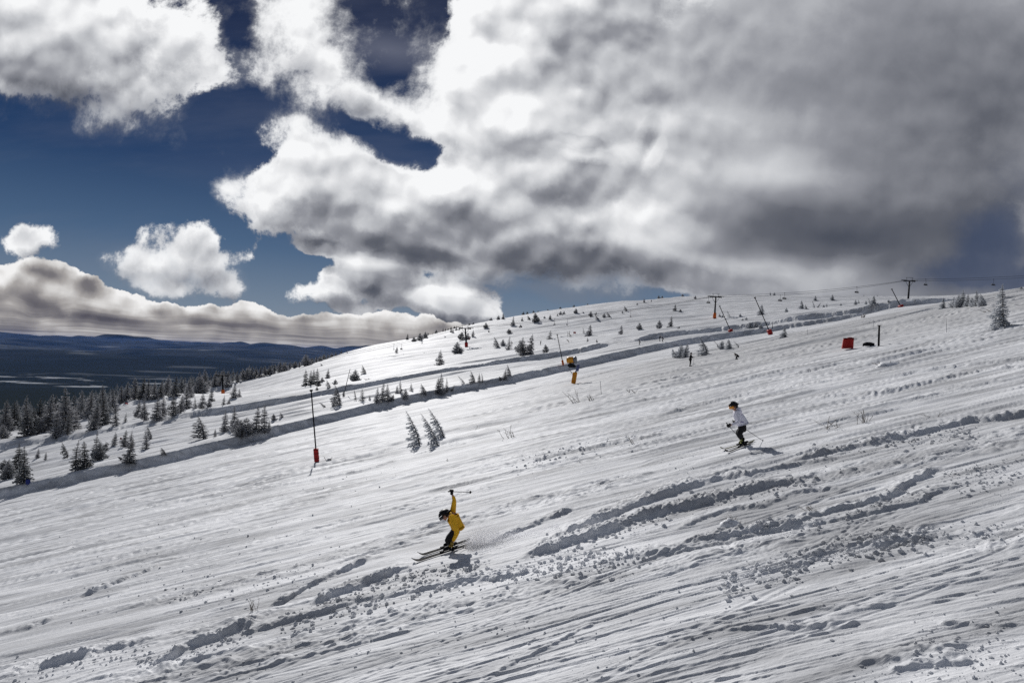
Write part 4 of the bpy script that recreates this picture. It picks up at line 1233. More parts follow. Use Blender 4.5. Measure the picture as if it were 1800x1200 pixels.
def rope_pt(i, t, side):
    a, b = TW[i], TW[i + 1]
    p_ = a.lerp(b, t)
    return p_ + Vector((0, side * 2.4, -4 * t * (1 - t) * (1.4 if side < 0 else 1.9)))


for side, nm in ((-1, 'nearer of the two parallel lift haul ropes between the towers'), (1, 'farther of the two parallel lift haul ropes between the towers')):
    m_ = MB(); pts = []
    for i in range(len(TW) - 1):
        for k in range(10):
            pts.append(rope_pt(i, k / 10, side))
    pts.append(rope_pt(len(TW) - 2, 1, side))
    m_.tube(pts, .055, 5)
    o = m_.build('haul_rope', M_STEEL); tag(o, nm, 'cable', 'chairlift haul ropes')


def make_chair():
    o = empty('lift_chair', (0, 0, 0))
    m_ = MB(); m_.tube([(0, 0, .1), (0, 0, -.5), (.12, 0, -1.6), (.0, 0, -2.0)], .06, 6); m_.box((0, 0, .05), (.55, .2, .25), bev=.03); m_.build('hanger', M_BLACK, o)
    m_ = MB(); m_.box((0, -.1, -2.85), (2.3, .55, .13), bev=.04); m_.box((0, .22, -2.5), (2.3, .09, .55), bev=.03); m_.build('seat', M_BLACK, o)
    m_ = MB()
    for sx in (-1.15, 1.15):
        m_.tube([(0, 0, -1.95), (sx * .75, 0, -2.05), (sx, .05, -2.4), (sx, .1, -2.85), (sx * .98, -.4, -2.82)], .05, 6)
    m_.tube([(-1.1, -.42, -2.4), (1.1, -.42, -2.4)], .035, 5)
    m_.build('frame', M_GREY, o)
    return o


def copy_tree(o, parent=None):
    c = o.copy(); COL.objects.link(c); c.parent = parent
    for ch in list(o.children):
        copy_tree(ch, c)
    return c


_chair0 = make_chair()
_used = False
CH = [(692, -1, 'empty lift chair nearest the steep left crest'), (707, 1, 'second empty lift chair above the left upper snowfield'), (742, -1, 'empty lift chair below the dark clump on the crest'),
      (860, 1, 'empty lift chair just right of the red-based tower head'), (975, -1, 'lower of two lift chairs hanging close together at centre'), (997, 1, 'upper of two lift chairs hanging close together at centre'),
      (1109, 1, 'lift chair alone halfway between the second and third towers'), (1245, -1, 'lift chair just left of the third tower head'), (1372, 1, 'left one of two lift chairs passing each other at the skyline'), (1380, -1, 'right one of two lift chairs passing each other at the skyline'),
      (1507, -1, 'lift chair against the grey cloud left of the tallest tower'), (1627, -1, 'lift chair just right of the tallest tower'), (1746, 1, 'lift chair left of the lone white spruce at right')]
for cx_, side, lab in CH:
    # find the place along the rope that shows at this x
    best = None
    for i in range(len(TW) - 1):
        for k in range(200):
            p_ = rope_pt(i, k / 200, side)
            rx = np.dot(np.array(p_), Rv) / np.dot(np.array(p_), Fv) * PF + 900
            e_ = abs(rx - cx_)
            if best is None or e_ < best[0]:
                best = (e_, p_)
    o = _chair0 if not _used else copy_tree(_chair0)
    _used = True
    o.location = best[1]; o.rotation_euler = (0, 0, (1.35 if side > 0 else -1.35) if cx_ not in (1245, 1372, 1380) else .5)
    if cx_ in (1372, 1380, 1746, 1507, 1627): o.rotation_euler = (0, 0, .35)
    o.scale = (.8, .8, .85)
    tag(o, lab, 'chairlift chair', 'empty chairs on the chairlift')


def pad_mesh(w, d_, h, seed=0):
    m_ = MB(); m_.box((0, 0, h / 2), (w, d_, h), bev=min(w, d_) * .18)
    rr = random.Random(seed)
    m_.v = [(x + rr.uniform(-.02, .02) * w, y + rr.uniform(-.03, .03) * d_, z + (rr.uniform(-.05, .03) * h if z > h * .7 else 0)) for x, y, z in m_.v]
    return m_


def snow_pole(px, py, tx, ty, r_, padw, padh, padm, label, cat='pole', head=True, colr=None):
    g = hit(px, py); base = Vector(g); top = up_at(g, tx, ty)
    o = empty('marker_pole' if not padw else 'hose_pole', base)
    ax = top - base
    m_ = MB(); m_.tube([ax * -.05, ax * .5, ax], [r_, r_ * .95, r_ * .85], 8)
    m_.build('pole', colr or M_BLACK, o)
    if head:
        m_ = MB(); m_.tube([ax * .985, ax * 1.012], [r_ * 2, r_ * 2.2], 8); m_.build('cap', M_BLACK, o)
    if padw:
        u = ax.normalized()
        tilt = u.to_track_quat('Z', 'Y').to_matrix()
        m_ = pad_mesh(padw, padw * .7, padh, int(px)); m_.v = [tuple(tilt @ Vector(v)) for v in m_.v]
        pd = m_.build('padding', padm, o)
        m_ = MB()
        for f in (.25, .62, .88):
            m_.box(tilt @ Vector((0, 0, padh * f)), (padw * 1.04, padw * .75, padh * .035), rot=tilt)
        m_.build('strap', M_BLACK, pd)
    tag(o, label, cat)
    return o


snow_pole(557, 811, 547, 686, .052, .40, .95, M_RED, 'tall black pole standing in a tilted red padded base')
snow_pole(990, 641, 979.5, 588, .06, .42, .75, M_ORANGE, 'thin pole with orange base directly behind the yellow snow gun')
snow_pole(1285, 583, 1265, 538, .075, .95, .5, M_RED, 'thin leaning pole with low red base right of third tower')
snow_pole(1355, 588, 1327, 523, .07, .80, .85, M_RED, 'thick leaning pole with square red padded base')
snow_pole(1584, 540, 1567.5, 508, .07, .85, .38, M_RED, 'thin leaning pole with small red base left of tallest tower')
snow_pole(603.5, 697, 615.5, 648, .06, 0, 0, None, 'thin bare pole leaning right between two spruces', head=False)
snow_pole(1544.5, 607, 1545.5, 572, .075, 0, 0, None, 'thick short black post beside the black hump', cat='post')
snow_pole(1057, 692, 1055, 669, .018, 0, 0, None, 'thin slalom stake right of the yellow snow gun', cat='stake', head=False, colr=M_GREY)
snow_pole(1664, 584, 1663, 559, .016, 0, 0, None, 'hair-thin stake on the open piste left of the lone spruce', cat='stake', head=False, colr=M_GREY)
snow_pole(1420, 589, 1419.5, 577, .018, 0, 0, None, 'short thin stake in front of the bright snow mound', cat='stake', head=False, colr=M_GREY)
snow_pole(1536, 578, 1535, 560, .014, 0, 0, None, 'faint thin stake above the thick black post', cat='stake', head=False, colr=M_GREY)
snow_pole(1357.5, 577, 1358, 568, .05, 0, 0, None, 'stubby dark peg behind the square red padded base', cat='peg', head=True)

# free-standing padding sheet, black hump
g = hit(1491, 613)
s_ = g[1] / PF
o = empty('crash_mat', Vector(g), rz=.1)
m_ = MB()
nx, nz = 8, 6
W_, H_ = 18.5 * s_, 19 * s_
vs = []
for side in (0, 1):
    for j in range(nz + 1):
        for i in range(nx + 1):
            u, v = i / nx, j / nz
            vs.append(((u - .5) * W_ + .10 * W_ * v * (1 - .6 * u) - .02, side * .22 * (1 - .3 * v) + .05 * math.sin(u * 5), v * H_ * (1 - .05 * math.sin(u * 7)) + .05 * u))
n1 = (nx + 1) * (nz + 1); fs = []
for j in range(nz):
    for i in range(nx):
        a = j * (nx + 1) + i
        fs.append((a, a + 1, a + nx + 2, a + nx + 1)); fs.append((a + n1, a + n1 + nx + 1, a + n1 + nx + 2, a + n1 + 1))
for j in range(nz):
    a = j * (nx + 1); fs.append((a, a + nx + 1, a + n1 + nx + 1, a + n1)); a += nx; fs.append((a, a + n1, a + n1 + nx + 1, a + nx + 1))
for i in range(nx):
    a = nz * (nx + 1) + i; fs.append((a, a + 1, a + n1 + 1, a + n1))
m_.add(vs, fs); m_.build('cover', M_RED, o)
m_ = MB(); m_.box((0, -.02, H_ * .96), (W_ * .9, .3, .05)); m_.build('hem', M_BLACK, o)
tag(o, 'square red crash mat standing upright on the piste at right', 'crash mat')
g = hit(1526, 609); s_ = g[1] / PF
o = empty('covered_hydrant', Vector(g), rz=-.1)
m_ = MB()
m_.tube([(-9 * s_, 0, .02), (-7.5 * s_, 0, 3.4 * s_), (-3 * s_, 0, 5 * s_), (4 * s_, 0, 4.6 * s_), (8.5 * s_, 0, 4.2 * s_), (9 * s_, 0, .5 * s_)], [.05, .10, .12, .13, .12, .08], 8)
m_.box((1 * s_, .05, 2.6 * s_), (13 * s_, .3, 3.4 * s_), bev=.05); m_.build('cover', M_BLACK, o)
m_ = MB(); m_.tube([(-9 * s_, -.05, .02), (-10 * s_, -.08, 1.5 * s_)], .03, 6); m_.build('handle', M_GREY, o)
tag(o, 'low black covered hydrant between red mat and black post', 'hydrant')

# snow gun
g = hit(1009, 674); s_ = g[1] / PF
o = empty('snow_gun', Vector(g))
m_ = MB(); m_.box((0, 0, .66), (.50, .45, 1.35), rot=Matrix.Rotation(rad(7), 3, 'Y'), bev=.09); sh = m_.build('padded_base', M_YELLOW, o)
m_ = MB()
for z in (.3, .95):
    m_.box((z * .12 - .08, 0, z), (.54, .49, .04), rot=Matrix.Rotation(rad(7), 3, 'Y'))
m_.build('strap', M_ORANGE, sh)
m_ = MB(); m_.tube([(.10, 0, 1.2), (.24, 0, 1.65), (.34, 0, 2.1)], [.09, .085, .08], 8)
m_.tube([(-.18, 0, 1.05), (-.5, 0, 1.45), (-.72, 0, 1.75)], [.035, .035, .035], 6)
m_.tube([(-.72, 0, 1.75), (-.35, 0, 2.0), (.3, 0, 2.05)], [.045, .045, .045], 6)
m_.build('lift_arm', M_GREY, o)
m_ = MB(); m_.box((.36, -.05, 1.85), (.32, .28, .8), rot=Matrix.Rotation(rad(10), 3, 'Y'), bev=.06); m_.build('control_box', mat('blue_grey_panel', (.10, .12, .25), .5), o)
m_ = MB()
ax = Vector((1, -.35, .10)).normalized()
c0 = Vector((-.52, .15, 2.72))
m_.tube([c0 - ax * .42, c0 - ax * .36, c0 - ax * .1, c0 + ax * .35, c0 + ax * .42], [.26, .36, .39, .35, .30], 20)
m_.build('fan_barrel', M_YELLOW, o)
m_ = MB()
for q, rr_ in ((.50, .36), (.60, .37), (.68, .34)):
    pass
m_.tube([c0 + ax * .42, c0 + ax * .50, c0 + ax * .62, c0 + ax * .72], [.33, .40, .40, .36], 20, cap=False)
m_.tube([c0 + ax * .72, c0 + ax * .62, c0 + ax * .44], [.30, .30, .28], 20)
m_.build('nozzle_ring', M_GREY, o)
m_ = MB(); m_.ball((-.42, -.1, 2.10), .42, 2, (1.0, .75, .62), .10, 3); m_.box((-.25, -.1, 2.0), (.7, .5, .3), bev=.08); m_.build('compressor', M_BLACK, o)
m_ = MB(); m_.tube([(-.2, 0, 2.2), (-.1, 0, 2.45)], .06, 8); m_.build('yoke', M_GREY, o)
k = 46 * s_ / 3.05
o.scale = (k, k, k)
tag(o, 'yellow fan snow gun on a yellow padded stand beside the bank', 'snow gun')

# small bits of colour
for px, py, w_, h_, m__, nm, lab, cat_ in ((222.5, 711, 5, 3.5, M_RED, 'warning_board', 'small red board on snow in front of the forest', 'board'), (212.5, 773, 3.5, 4, mat('dark_red', (.12, .01, .01)), 'warning_board', 'tiny dark red board beside two spruces at left', 'board'),
                                     (49, 850, 7, 8, M_BLUE, 'barrel', 'blue barrel at the foot of the far left spruces', 'barrel'), (824, 597, 4, 3, M_RED, 'crash_pad', 'small red pad among bushes right of red-based tower', 'pad'), (1010, 587, 4.5, 4, M_RED, 'direction_board', 'dark red board high above the snow gun', 'board')):
    g = hit(px, py); s_ = g[1] / PF
    o = empty(nm, Vector(g))
    if nm == 'barrel':
        m_ = MB(); m_.tube([(0, 0, -.05), (0, 0, h_ * s_ * .12), (0, 0, h_ * s_ * .5), (0, 0, h_ * s_ * .88), (0, 0, h_ * s_)], [w_ * s_ * .46, w_ * s_ * .5, w_ * s_ * .53, w_ * s_ * .5, w_ * s_ * .44], 14); m_.build('body', m__, o)
        m_ = MB(); m_.tube([(0, 0, h_ * s_), (0, 0, h_ * s_ + .04)], w_ * s_ * .46, 14); m_.build('lid', M_BLACK, o)
    else:
        m_ = MB(); m_.box((0, 0, h_ * s_ * .65), (w_ * s_, .08, h_ * s_ * .7), bev=.02); m_.build('panel', m__, o)
        m_ = MB()
        for sx in (-.35, .35): m_.tube([(sx * w_ * s_, .06, -.1), (sx * w_ * s_, .06, h_ * s_)], .03, 6)
        m_.build('post', M_BLACK, o)
    tag(o, lab, cat_)


# ------------------------------------------------------------------ bare shrubs poking through the snow
def shrub(px, py, wpx, hpx, n, label, lean=0.0, seed=1, mound=False, rime=False, debris=False):
    g = hit(px, py) if py < 700 else plane_hit(px, py)
    if py >= 700:
        gx_ = np.array([g[0]]); gy_ = np.array([g[1]])
        g = np.array([g[0], g[1], float((ground(gx_, gy_) + relief(gx_, gy_, np.array([.03])))[0])])
    s_ = g[1] / PF
    r = random.Random(seed)
    m_ = MB()
    w = wpx * s_; h = hpx * s_
    for k in range(n):
        a = r.uniform(-1, 1); x0 = r.uniform(-.35, .35) * w; y0 = r.uniform(-.25, .25) * w
        L_ = h * r.uniform(.5, 1.15)
        if debris:
            dirv = Vector((r.uniform(-1, 1), r.uniform(-.5, .5), r.uniform(.05, .35))).normalized(); L_ = w * r.uniform(.3, .8)
        else:
            dirv = Vector((a * .7 * w / max(h, .01) * .6 + lean, r.uniform(-.4, .4), 1)).normalized()
        p0 = Vector((x0, y0, -.05)); bend = Vector((r.uniform(-.3, .3), r.uniform(-.3, .3), -.35 if mound else .05)) * L_
        pts = [p0 + dirv * L_ * t + bend * t * t for t in (0, .3, .6, 1)]
        rr = max(.005, s_ * .55) * r.uniform(.6, 1.1)
        m_.tube(pts, [rr, rr * .8, rr * .6, rr * .3], 5)
        for b in range(r.randint(1, 4)):
            t = r.uniform(.3, .85); q = p0 + dirv * L_ * t + bend * t * t
            dv = (dirv + Vector((r.uniform(-.9, .9), r.uniform(-.5, .5), r.uniform(-.2, .3)))).normalized()
            l2 = L_ * r.uniform(.2, .45)
            m_.tube([q, q + dv * l2 * .5, q + dv * l2 + Vector((0, 0, -.05 * l2))], [rr * .55, rr * .4, rr * .2], 4)
    if mound:
        sb = MB(); sb.ball((0, 0, -h * .25), 1, 3, (w * .42, w * .34, h * .75), .08, seed)
        o = empty('bare_shrub', Vector(g)); m_.build('twigs', M_TWIG, o); sb.build('snow_cap', M_SNOWLUMP, o)
    else:
        o = m_.build('bare_shrub', M_TWIG if not rime else M_BARK); o.location = Vector(g)
    tag(o, label, 'shrub')
    return o


shrub(1285, 925, 50, 26, 40, 'domed mound of bent twigs capped with snow in the foreground', 0, 3, mound=True)
shrub(1428, 905, 36, 18, 9, 'spray of bare twigs beside the carved ridge at lower right', -1.3, 5)
shrub(1243, 908, 10, 8, 3, 'tiny forked twig left of the twig mound', 0, 6)
shrub(447, 1072, 18, 24, 8, 'sparse upright twigs in the snow at lower left', -.1, 8)
shrub(578, 811, 12, 12, 7, 'small snow-capped bush right of the red pole base', .1, 9, mound=True)
shrub(897, 767, 34, 24, 9, 'fan of leaning bare twigs at centre of the slope', -.6, 10)
shrub(836, 752, 22, 7, 6, 'dark broken branches lying left of the twig fan', 0, 11, debris=True)
shrub(1112, 779, 20, 16, 5, 'few curved twigs between the twig fan and white skier', -.4, 12)
shrub(1015, 705, 26, 26, 5, 'long bowed twigs below the yellow snow gun', -.9, 13)
shrub(1040, 703, 14, 11, 7, 'tuft of twigs right of the long bowed twigs', 0, 14)
shrub(1115, 689, 24, 10, 5, 'row of short twigs on the piste right of the stake', -.6, 15)
shrub(789, 808, 8, 10, 2, 'single dark stick below the windswept spruces', -.5, 16)
shrub(1463, 751, 46, 8, 8, 'flattened dark branch lying right of the white skier', 0, 17, debris=True)
shrub(1516, 742, 34, 24, 10, 'straggling bare twigs right of the flattened branch', 0, 18)
shrub(1655, 728, 44, 8, 7, 'scraps of twig lying near the right edge', 0, 19, debris=True)
shrub(1567, 642, 60, 14, 16, 'broad low twig mound half drowned in snow below the mat', 0, 20, mound=True)
shrub(1519, 558, 14, 7, 8, 'small twiggy tuft above the thick black post', 0, 21)
shrub(1001, 592, 12, 9, 4, 'thin leaning twigs right of the red board', -.5, 22)
shrub(1003, 604, 10, 9, 3, 'thin twigs left of the two tiny spruces', -.6, 23)
shrub(483, 699, 14, 5, 6, 'dark twig scrap above the far bank at left', 0, 24, debris=True)
shrub(97, 826, 12, 6, 6, 'dark twig scrap in the clearing at far left', 0, 25, debris=True)
shrub(645, 716, 14, 5, 6, 'twig scrap in front of the row of spruces', 0, 26, debris=True)
shrub(1740, 548, 20, 4, 6, 'twigs lying left of the lone white spruce', 0, 27, debris=True)
shrub(1270, 612, 20, 16, 8, 'rimed bare twigs between the two black-clad skiers', -.2, 28, rime=True)
shrub(152, 742, 14, 6, 6, 'low dark bush in front of the forest gap', 0, 29, rime=True)


# ------------------------------------------------------------------ people
def skin_build(name, nodes, edges, root, mt, parent=None, sub=2):
    """one smooth skinned surface over a skeleton: nodes {name: (point, radius)}"""
    keys = list(nodes)
    me = bpy.data.meshes.new(name)
    me.from_pydata([tuple(nodes[k][0]) for k in keys], [(keys.index(a), keys.index(b)) for a, b in edges], [])
    tmp = bpy.data.objects.new(name, me); COL.objects.link(tmp)
    sm = tmp.modifiers.new('s', 'SKIN'); sm.use_smooth_shade = True
    sv = me.skin_vertices[0].data if len(me.skin_vertices) else None
    if sv is None:
        bmx = bmesh.new(); bmx.from_mesh(me); bmx.verts.layers.skin.verify(); bmx.to_mesh(me); bmx.free()
        sv = me.skin_vertices[0].data
    for i, k in enumerate(keys):
        rr = nodes[k][1]
        sv[i].radius = rr if isinstance(rr, tuple) else (rr, rr)
        sv[i].use_root = (k == root)
    ss = tmp.modifiers.new('u', 'SUBSURF'); ss.levels = sub; ss.render_levels = sub
    if sub > 1:
        so = tmp.modifiers.new('v', 'SMOOTH'); so.factor = .6; so.iterations = 5
    bpy.context.view_layer.update()
    dg = bpy.context.evaluated_depsgraph_get()
    nm = bpy.data.meshes.new_from_object(tmp.evaluated_get(dg))
    bpy.data.objects.remove(tmp); bpy.data.meshes.remove(me)
    bq = bmesh.new(); bq.from_mesh(nm)
    bmesh.ops.delete(bq, geom=[q for q in bq.verts if not q.link_faces], context='VERTS')
    bq.to_mesh(nm); bq.free()
    nm.name = name
    nm.materials.clear(); nm.materials.append(mt)
    nm.polygons.foreach_set('use_smooth', [True] * len(nm.polygons))
    o = bpy.data.objects.new(name, nm); COL.objects.link(o)
    if parent is not None:
        o.parent = parent
    return o


M_SKIN = mat('skin', (.55, .30, .21), .6, var=.05)
M_YJ = mat('yellow_snowsuit', (.82, .44, .012), .75, var=.22, scale=9, bump=.012)
M_WJ = mat('white_jacket', (.80, .79, .88), .8, var=.12, scale=9, bump=.012)
M_BK = mat('black_cloth', (.008, .008, .010), .8, var=.3, scale=12, bump=.01)
M_GL = mat('glove_leather', (.012, .012, .014), .7)
M_HELM = mat('helmet_shell', (.010, .010, .012), .5, spec=.25)
M_GOG = mat('orange_goggle_lens', (.85, .33, .02), .2)
M_SKI1 = mat('black_ski_topsheet', (.012, .012, .014), .8, spec=.08)
M_SKI2 = mat('olive_ski_topsheet', (.07, .07, .025), .8, var=.5, scale=6, spec=.08)
M_LIME = mat('lime_boot_buckle', (.35, .38, .05), .5)
M_HAIR = mat('dark_hair', (.02, .014, .010), .7)


def glove(name, hand, fore, pole_dir, parent, mt, k=1.0, th=1):
    """palm with four fingers of unequal length bent round the pole and a thumb closing from the side"""
    h = Vector(hand); f = (h - Vector(fore)).normalized(); pd = Vector(pole_dir).normalized()
    f = (f - pd * f.dot(pd)); f = f.normalized() if f.length > .05 else pd.orthogonal().normalized()
    n = pd.cross(f).normalized() * th
    nodes = {'wr': (h - f * .075 * k, .030 * k), 'pa': (h - f * .03 * k + n * .012 * k, .038 * k), 'pb': (h + n * .016 * k, .034 * k)}
    ed = [('wr', 'pa'), ('pa', 'pb')]
    g = skin_build(name, nodes, ed, 'wr', mt, parent, 1)
    m_ = MB()
    for q, ln in enumerate((.074, .082, .077, .062)):
        c = h + pd * (.030 - .0205 * q) * k
        a = c + n * .024 * k; b = c + f * .030 * k + n * .018 * k; d_ = c + f * .038 * k - n * .010 * k; e = c + f * .010 * k - n * .026 * k * ln / .082
        m_.tube([a, b, d_, e], [.0115 * k, .011 * k, .0105 * k, .008 * k], 6)
    a = h - f * .035 * k + pd * .03 * k; m_.tube([a, a + f * .025 * k + pd * .012 * k - n * .018 * k, h + pd * .022 * k - n * .028 * k + f * .012 * k], [.014 * k, .012 * k, .009 * k], 6)
    # join palm and fingers in one mesh
    me = g.data; off = len(me.vertices)
    V = [tuple(v.co) for v in me.vertices] + m_.v
    F_ = [tuple(p.vertices) for p in me.polygons] + [tuple(i + off for i in f_) for f_ in m_.f]
    nm = bpy.data.meshes.new(name); nm.from_pydata(V, [], F_); nm.materials.append(mt); nm.polygons.foreach_set('use_smooth', [True] * len(F_)); nm.update()
    g.data = nm
    return g


def ski_pole(hand, tip, label, k=1.0, over=.03):
    a = Vector(hand); b = Vector(tip); d_ = (b - a).normalized()
    m_ = MB(); m_.tube([a + d_ * .02, b], [.0085 * k, .007 * k], 8)
    o = m_.build('ski_pole', M_BLACK)
    m_ = MB(); m_.tube([a - d_ * (over + .07) * k, a - d_ * .05 * k, a + d_ * .05 * k], [.018 * k, .014 * k, .014 * k], 8); m_.build('grip', M_GL, o)
    m_ = MB(); c = b - d_ * .05 * k; m_.tube([c - d_ * .006, c, c + d_ * .008], [.012 * k, .042 * k, .035 * k], 12); m_.build('basket', M_BLACK, o)
    tag(o, label, 'ski pole')
    return o


def ski(tail, tip, label, mt, edge=0.0, w=.05, foot=.46, side=None, boots=True):
    t0 = Vector(tail); t1 = Vector(tip); d_ = (t1 - t0); L = d_.length; d_ = d_.normalized()
    up = Vector((-.25, 0, 1)).normalized(); sd_ = d_.cross(up).normalized(); up = sd_.cross(d_).normalized()
    R_ = Matrix.Rotation(edge, 3, d_); sd_ = R_ @ sd_; up = R_ @ up
    m_ = MB(); vs = []; n = 26
    for i in range(n + 1):
        t = i / n
        ww = w * (1.0 + .35 * (2 * abs(t - .47)) ** 2)
        if t > .93: ww *= max(.25, 1 - ((t - .93) / .07) ** 2 * .75)
        if t < .02: ww *= .7
        rise = .022 + (max(0, t - .87) / .13) ** 2 * .11 + (max(0, .05 - t) / .05) ** 2 * .02
        c = t0 + d_ * L * t + up * rise
        th = .010
        vs += [c - sd_ * ww, c + sd_ * ww, c + sd_ * ww + up * th, c - sd_ * ww + up * th]
    fs = []
    for i in range(n):
        a = i * 4; b = a + 4
        for q in range(4):
            fs.append((a + q, a + (q + 1) % 4, b + (q + 1) % 4, b + q))
    fs += [(3, 2, 1, 0), (n * 4, n * 4 + 1, n * 4 + 2, n * 4 + 3)]
    m_.add(vs, fs)
    o = m_.build('ski', mt, smooth=False)
    c = t0 + d_ * L * foot
    rot = Matrix((d_, sd_, up)).transposed()
    m_ = MB(); m_.box(c + up * .05 + d_ * .17, (.10, .075, .05), rot=rot, bev=.01); m_.box(c + up * .034, (.40, .055, .012), rot=rot, bev=.003); m_.build('binding', M_BLACK, o)
    m_ = MB(); m_.box(c + up * .055 - d_ * .17, (.12, .075, .06), rot=rot, bev=.01); m_.build('heel_piece', M_BLACK, o)
    tag(o, label, 'ski')
    return c + up * .05, d_, up


def boot(name, c, d_, up, ankle, parent, mt, k=1.0, buckle=None):
    """rigid boot: foot along the ski, shaft up to the shin"""
    a = Vector(ankle)
    fwd = d_
    nodes = {'heel': (c - fwd * .12 * k + up * .05 * k, .052 * k), 'mid': (c + up * .055 * k, .054 * k), 'toe': (c + fwd * .14 * k + up * .04 * k, .042 * k),
             'ank': (c - fwd * .07 * k + up * .13 * k, .058 * k), 'top': (a, .068 * k)}
    b = skin_build(name, nodes, [('heel', 'mid'), ('mid', 'toe'), ('heel', 'ank'), ('ank', 'top')], 'heel', mt, parent, 2)
    if buckle:
        m_ = MB()
        for t in (.25, .6):
            q = (c - fwd * .07 * k + up * .13 * k).lerp(a, t) + fwd * .055 * k
            m_.box(q, (.02 * k, .13 * k, .02 * k), bev=.004)
        m_.box(c + up * .10 * k + fwd * .06 * k, (.03 * k, .11 * k, .02 * k), bev=.004)
        m_.build('buckle', buckle, b)
    return b


def add_helmet(parent, c, look, upv, mt, k=1.0, goggles=None, name='helmet'):
    c = Vector(c); look = Vector(look).normalized(); upv = Vector(upv).normalized()
    sd_ = look.cross(upv).normalized(); upv = sd_.cross(look).normalized()
    R_ = Matrix((look, sd_, upv)).transposed()
    bm = bmesh.new(); bmesh.ops.create_uvsphere(bm, u_segments=28, v_segments=18, radius=1.0)
    dele = [v for v in bm.verts if (v.co.z < (.22 if goggles else -.12) and v.co.x > .15) or v.co.z < -.55]
    bmesh.ops.delete(bm, geom=dele, context='VERTS')
    for v in bm.verts:
        v.co = R_ @ Vector((v.co.x * .150, v.co.y * .122, v.co.z * .132 + .01)) * k + c
    me = bpy.data.meshes.new(name); bm.to_mesh(me); bm.free(); me.materials.append(mt); me.polygons.foreach_set('use_smooth', [True] * len(me.polygons))
    h = bpy.data.objects.new(name, me); COL.objects.link(h); h.parent = parent
    s_ = h.modifiers.new('t', 'SOLIDIFY'); s_.thickness = .012 * k; s_.offset = 1
    m_ = MB()
    for q in range(3):
        y = (-.05, 0, .05)[q]
        m_.box(R_ @ Vector((.01, y, .140 - abs(y) * .5)) * k + c, (.10 * k, .012 * k, .012 * k), rot=R_, bev=.003)
    m_.build('vent', M_STEEL, h)
    if goggles:
        g_ = MB(); vs = []
        for i in range(9):
            a = rad(-68 + 17 * i)
            for z in (-.032, .034):
                vs.append(R_ @ Vector((math.cos(a) * .142 + .010, math.sin(a) * .112, z + .005)) * k + c)
        g_.add(vs, [(2 * i, 2 * i + 2, 2 * i + 3, 2 * i + 1) for i in range(8)])
        go = g_.build('goggles', goggles, parent)
        s2 = go.modifiers.new('t', 'SOLIDIFY'); s2.thickness = .02 * k; s2.offset = 1
        st = MB(); pts = [R_ @ Vector((math.cos(rad(a)) * .168, math.sin(rad(a)) * .138, .02)) * k + c for a in range(60, 301, 20)]
        st.tube(pts, .012 * k, 6); st.build('strap', M_BLACK, go)
    return h


def head_nodes(c, look, upv, neck, k=1.0):
    c = Vector(c); look = Vector(look).normalized(); upv = Vector(upv).normalized()
    nd = {'neck': (Vector(neck), .050 * k), 'jaw': (c - upv * .065 * k + look * .018 * k, .066 * k), 'skull': (c + upv * .01 * k, .098 * k), 'crown': (c + upv * .06 * k, .075 * k),
          'face': (c + look * .058 * k - upv * .015 * k, .060 * k), 'nose': (c + look * .118 * k - upv * .03 * k, .014 * k), 'chin': (c + look * .070 * k - upv * .085 * k, .028 * k)}
    ed = [('neck', 'jaw'), ('jaw', 'skull'), ('skull', 'crown'), ('skull', 'face'), ('face', 'nose'), ('jaw', 'chin')]
    return nd, ed


def face_bits(parent, c, look, upv, k=1.0):
    c = Vector(c); look = Vector(look).normalized(); upv = Vector(upv).normalized(); sd_ = look.cross(upv).normalized()
    m_ = MB(); m_.box(c + look * .112 * k - upv * .066 * k, (.012 * k, .045 * k, .012 * k), rot=Matrix((look, sd_, upv)).transposed(), bev=.003); m_.build('mouth', mat('lips', (.35, .10, .09), .5), parent)
    for s__ in (-1, 1):
        m_ = MB(); m_.ball(c + look * .104 * k + sd_ * s__ * .034 * k + upv * .004 * k, .012 * k, 1); m_.build('eye', M_BLACK, parent)
        m_ = MB(); m_.ball(c + sd_ * s__ * .100 * k - upv * .02 * k, .026 * k, 1, (.7, .4, 1)); m_.build('ear', M_SKIN, parent)


# --- skier in yellow: joints are placed at their real distance, read off the photograph
YS = plane_hit(790, 969)[1]


def PY(px, py, dy=0.0):
    return Vector(ray(px, py) * (YS + dy))


def gz(px, py):
    w_ = plane_hit(px, py); return Vector((w_[0], w_[1], float(ground(np.array([w_[0]]), np.array([w_[1]]))[0]) + .012))


fa, da, ua = ski(gz(829, 957), gz(724.6, 990.5), 'nearer black ski of the skier in yellow', M_SKI1, edge=-.22, foot=.40)
fb, db, ub = ski(gz(826, 950), gz(735, 979.5), 'farther black ski of the skier in yellow', M_SKI1, edge=-.22, foot=.42)
look = Vector((-.72, -.25, -.62)); hup = Vector((-.52, .10, .70))
HC = PY(782.3, 905.5, .05)
nd, ed = head_nodes(HC, look, hup, PY(789, 905.5, 0))
nd.update({'pel': (PY(805, 928, 0), .12), 'spi': (PY(803, 920, 0), .115), 'che': (PY(797, 911, 0), .125), 'shl': (PY(795, 904.5, .14), .07), 'shr': (PY(795, 908, -.15), .07),
           'ell': (PY(798.6, 881, .20), .04), 'hal': (PY(795, 867.5, .22), .030), 'elr': (PY(804, 936, -.22), .04), 'har': (PY(794.3, 954.5, -.24), .030),
           'hpl': (PY(801, 932, .11), .085), 'hpr': (PY(801, 933, -.10), .085), 'knl': (PY(787.5, 946, .12), .058), 'knr': (PY(784.5, 950, -.10), .058),
           'anl': (fb + ub * .20 - db * .06, .045), 'anr': (fa + ua * .20 - da * .06, .045)})
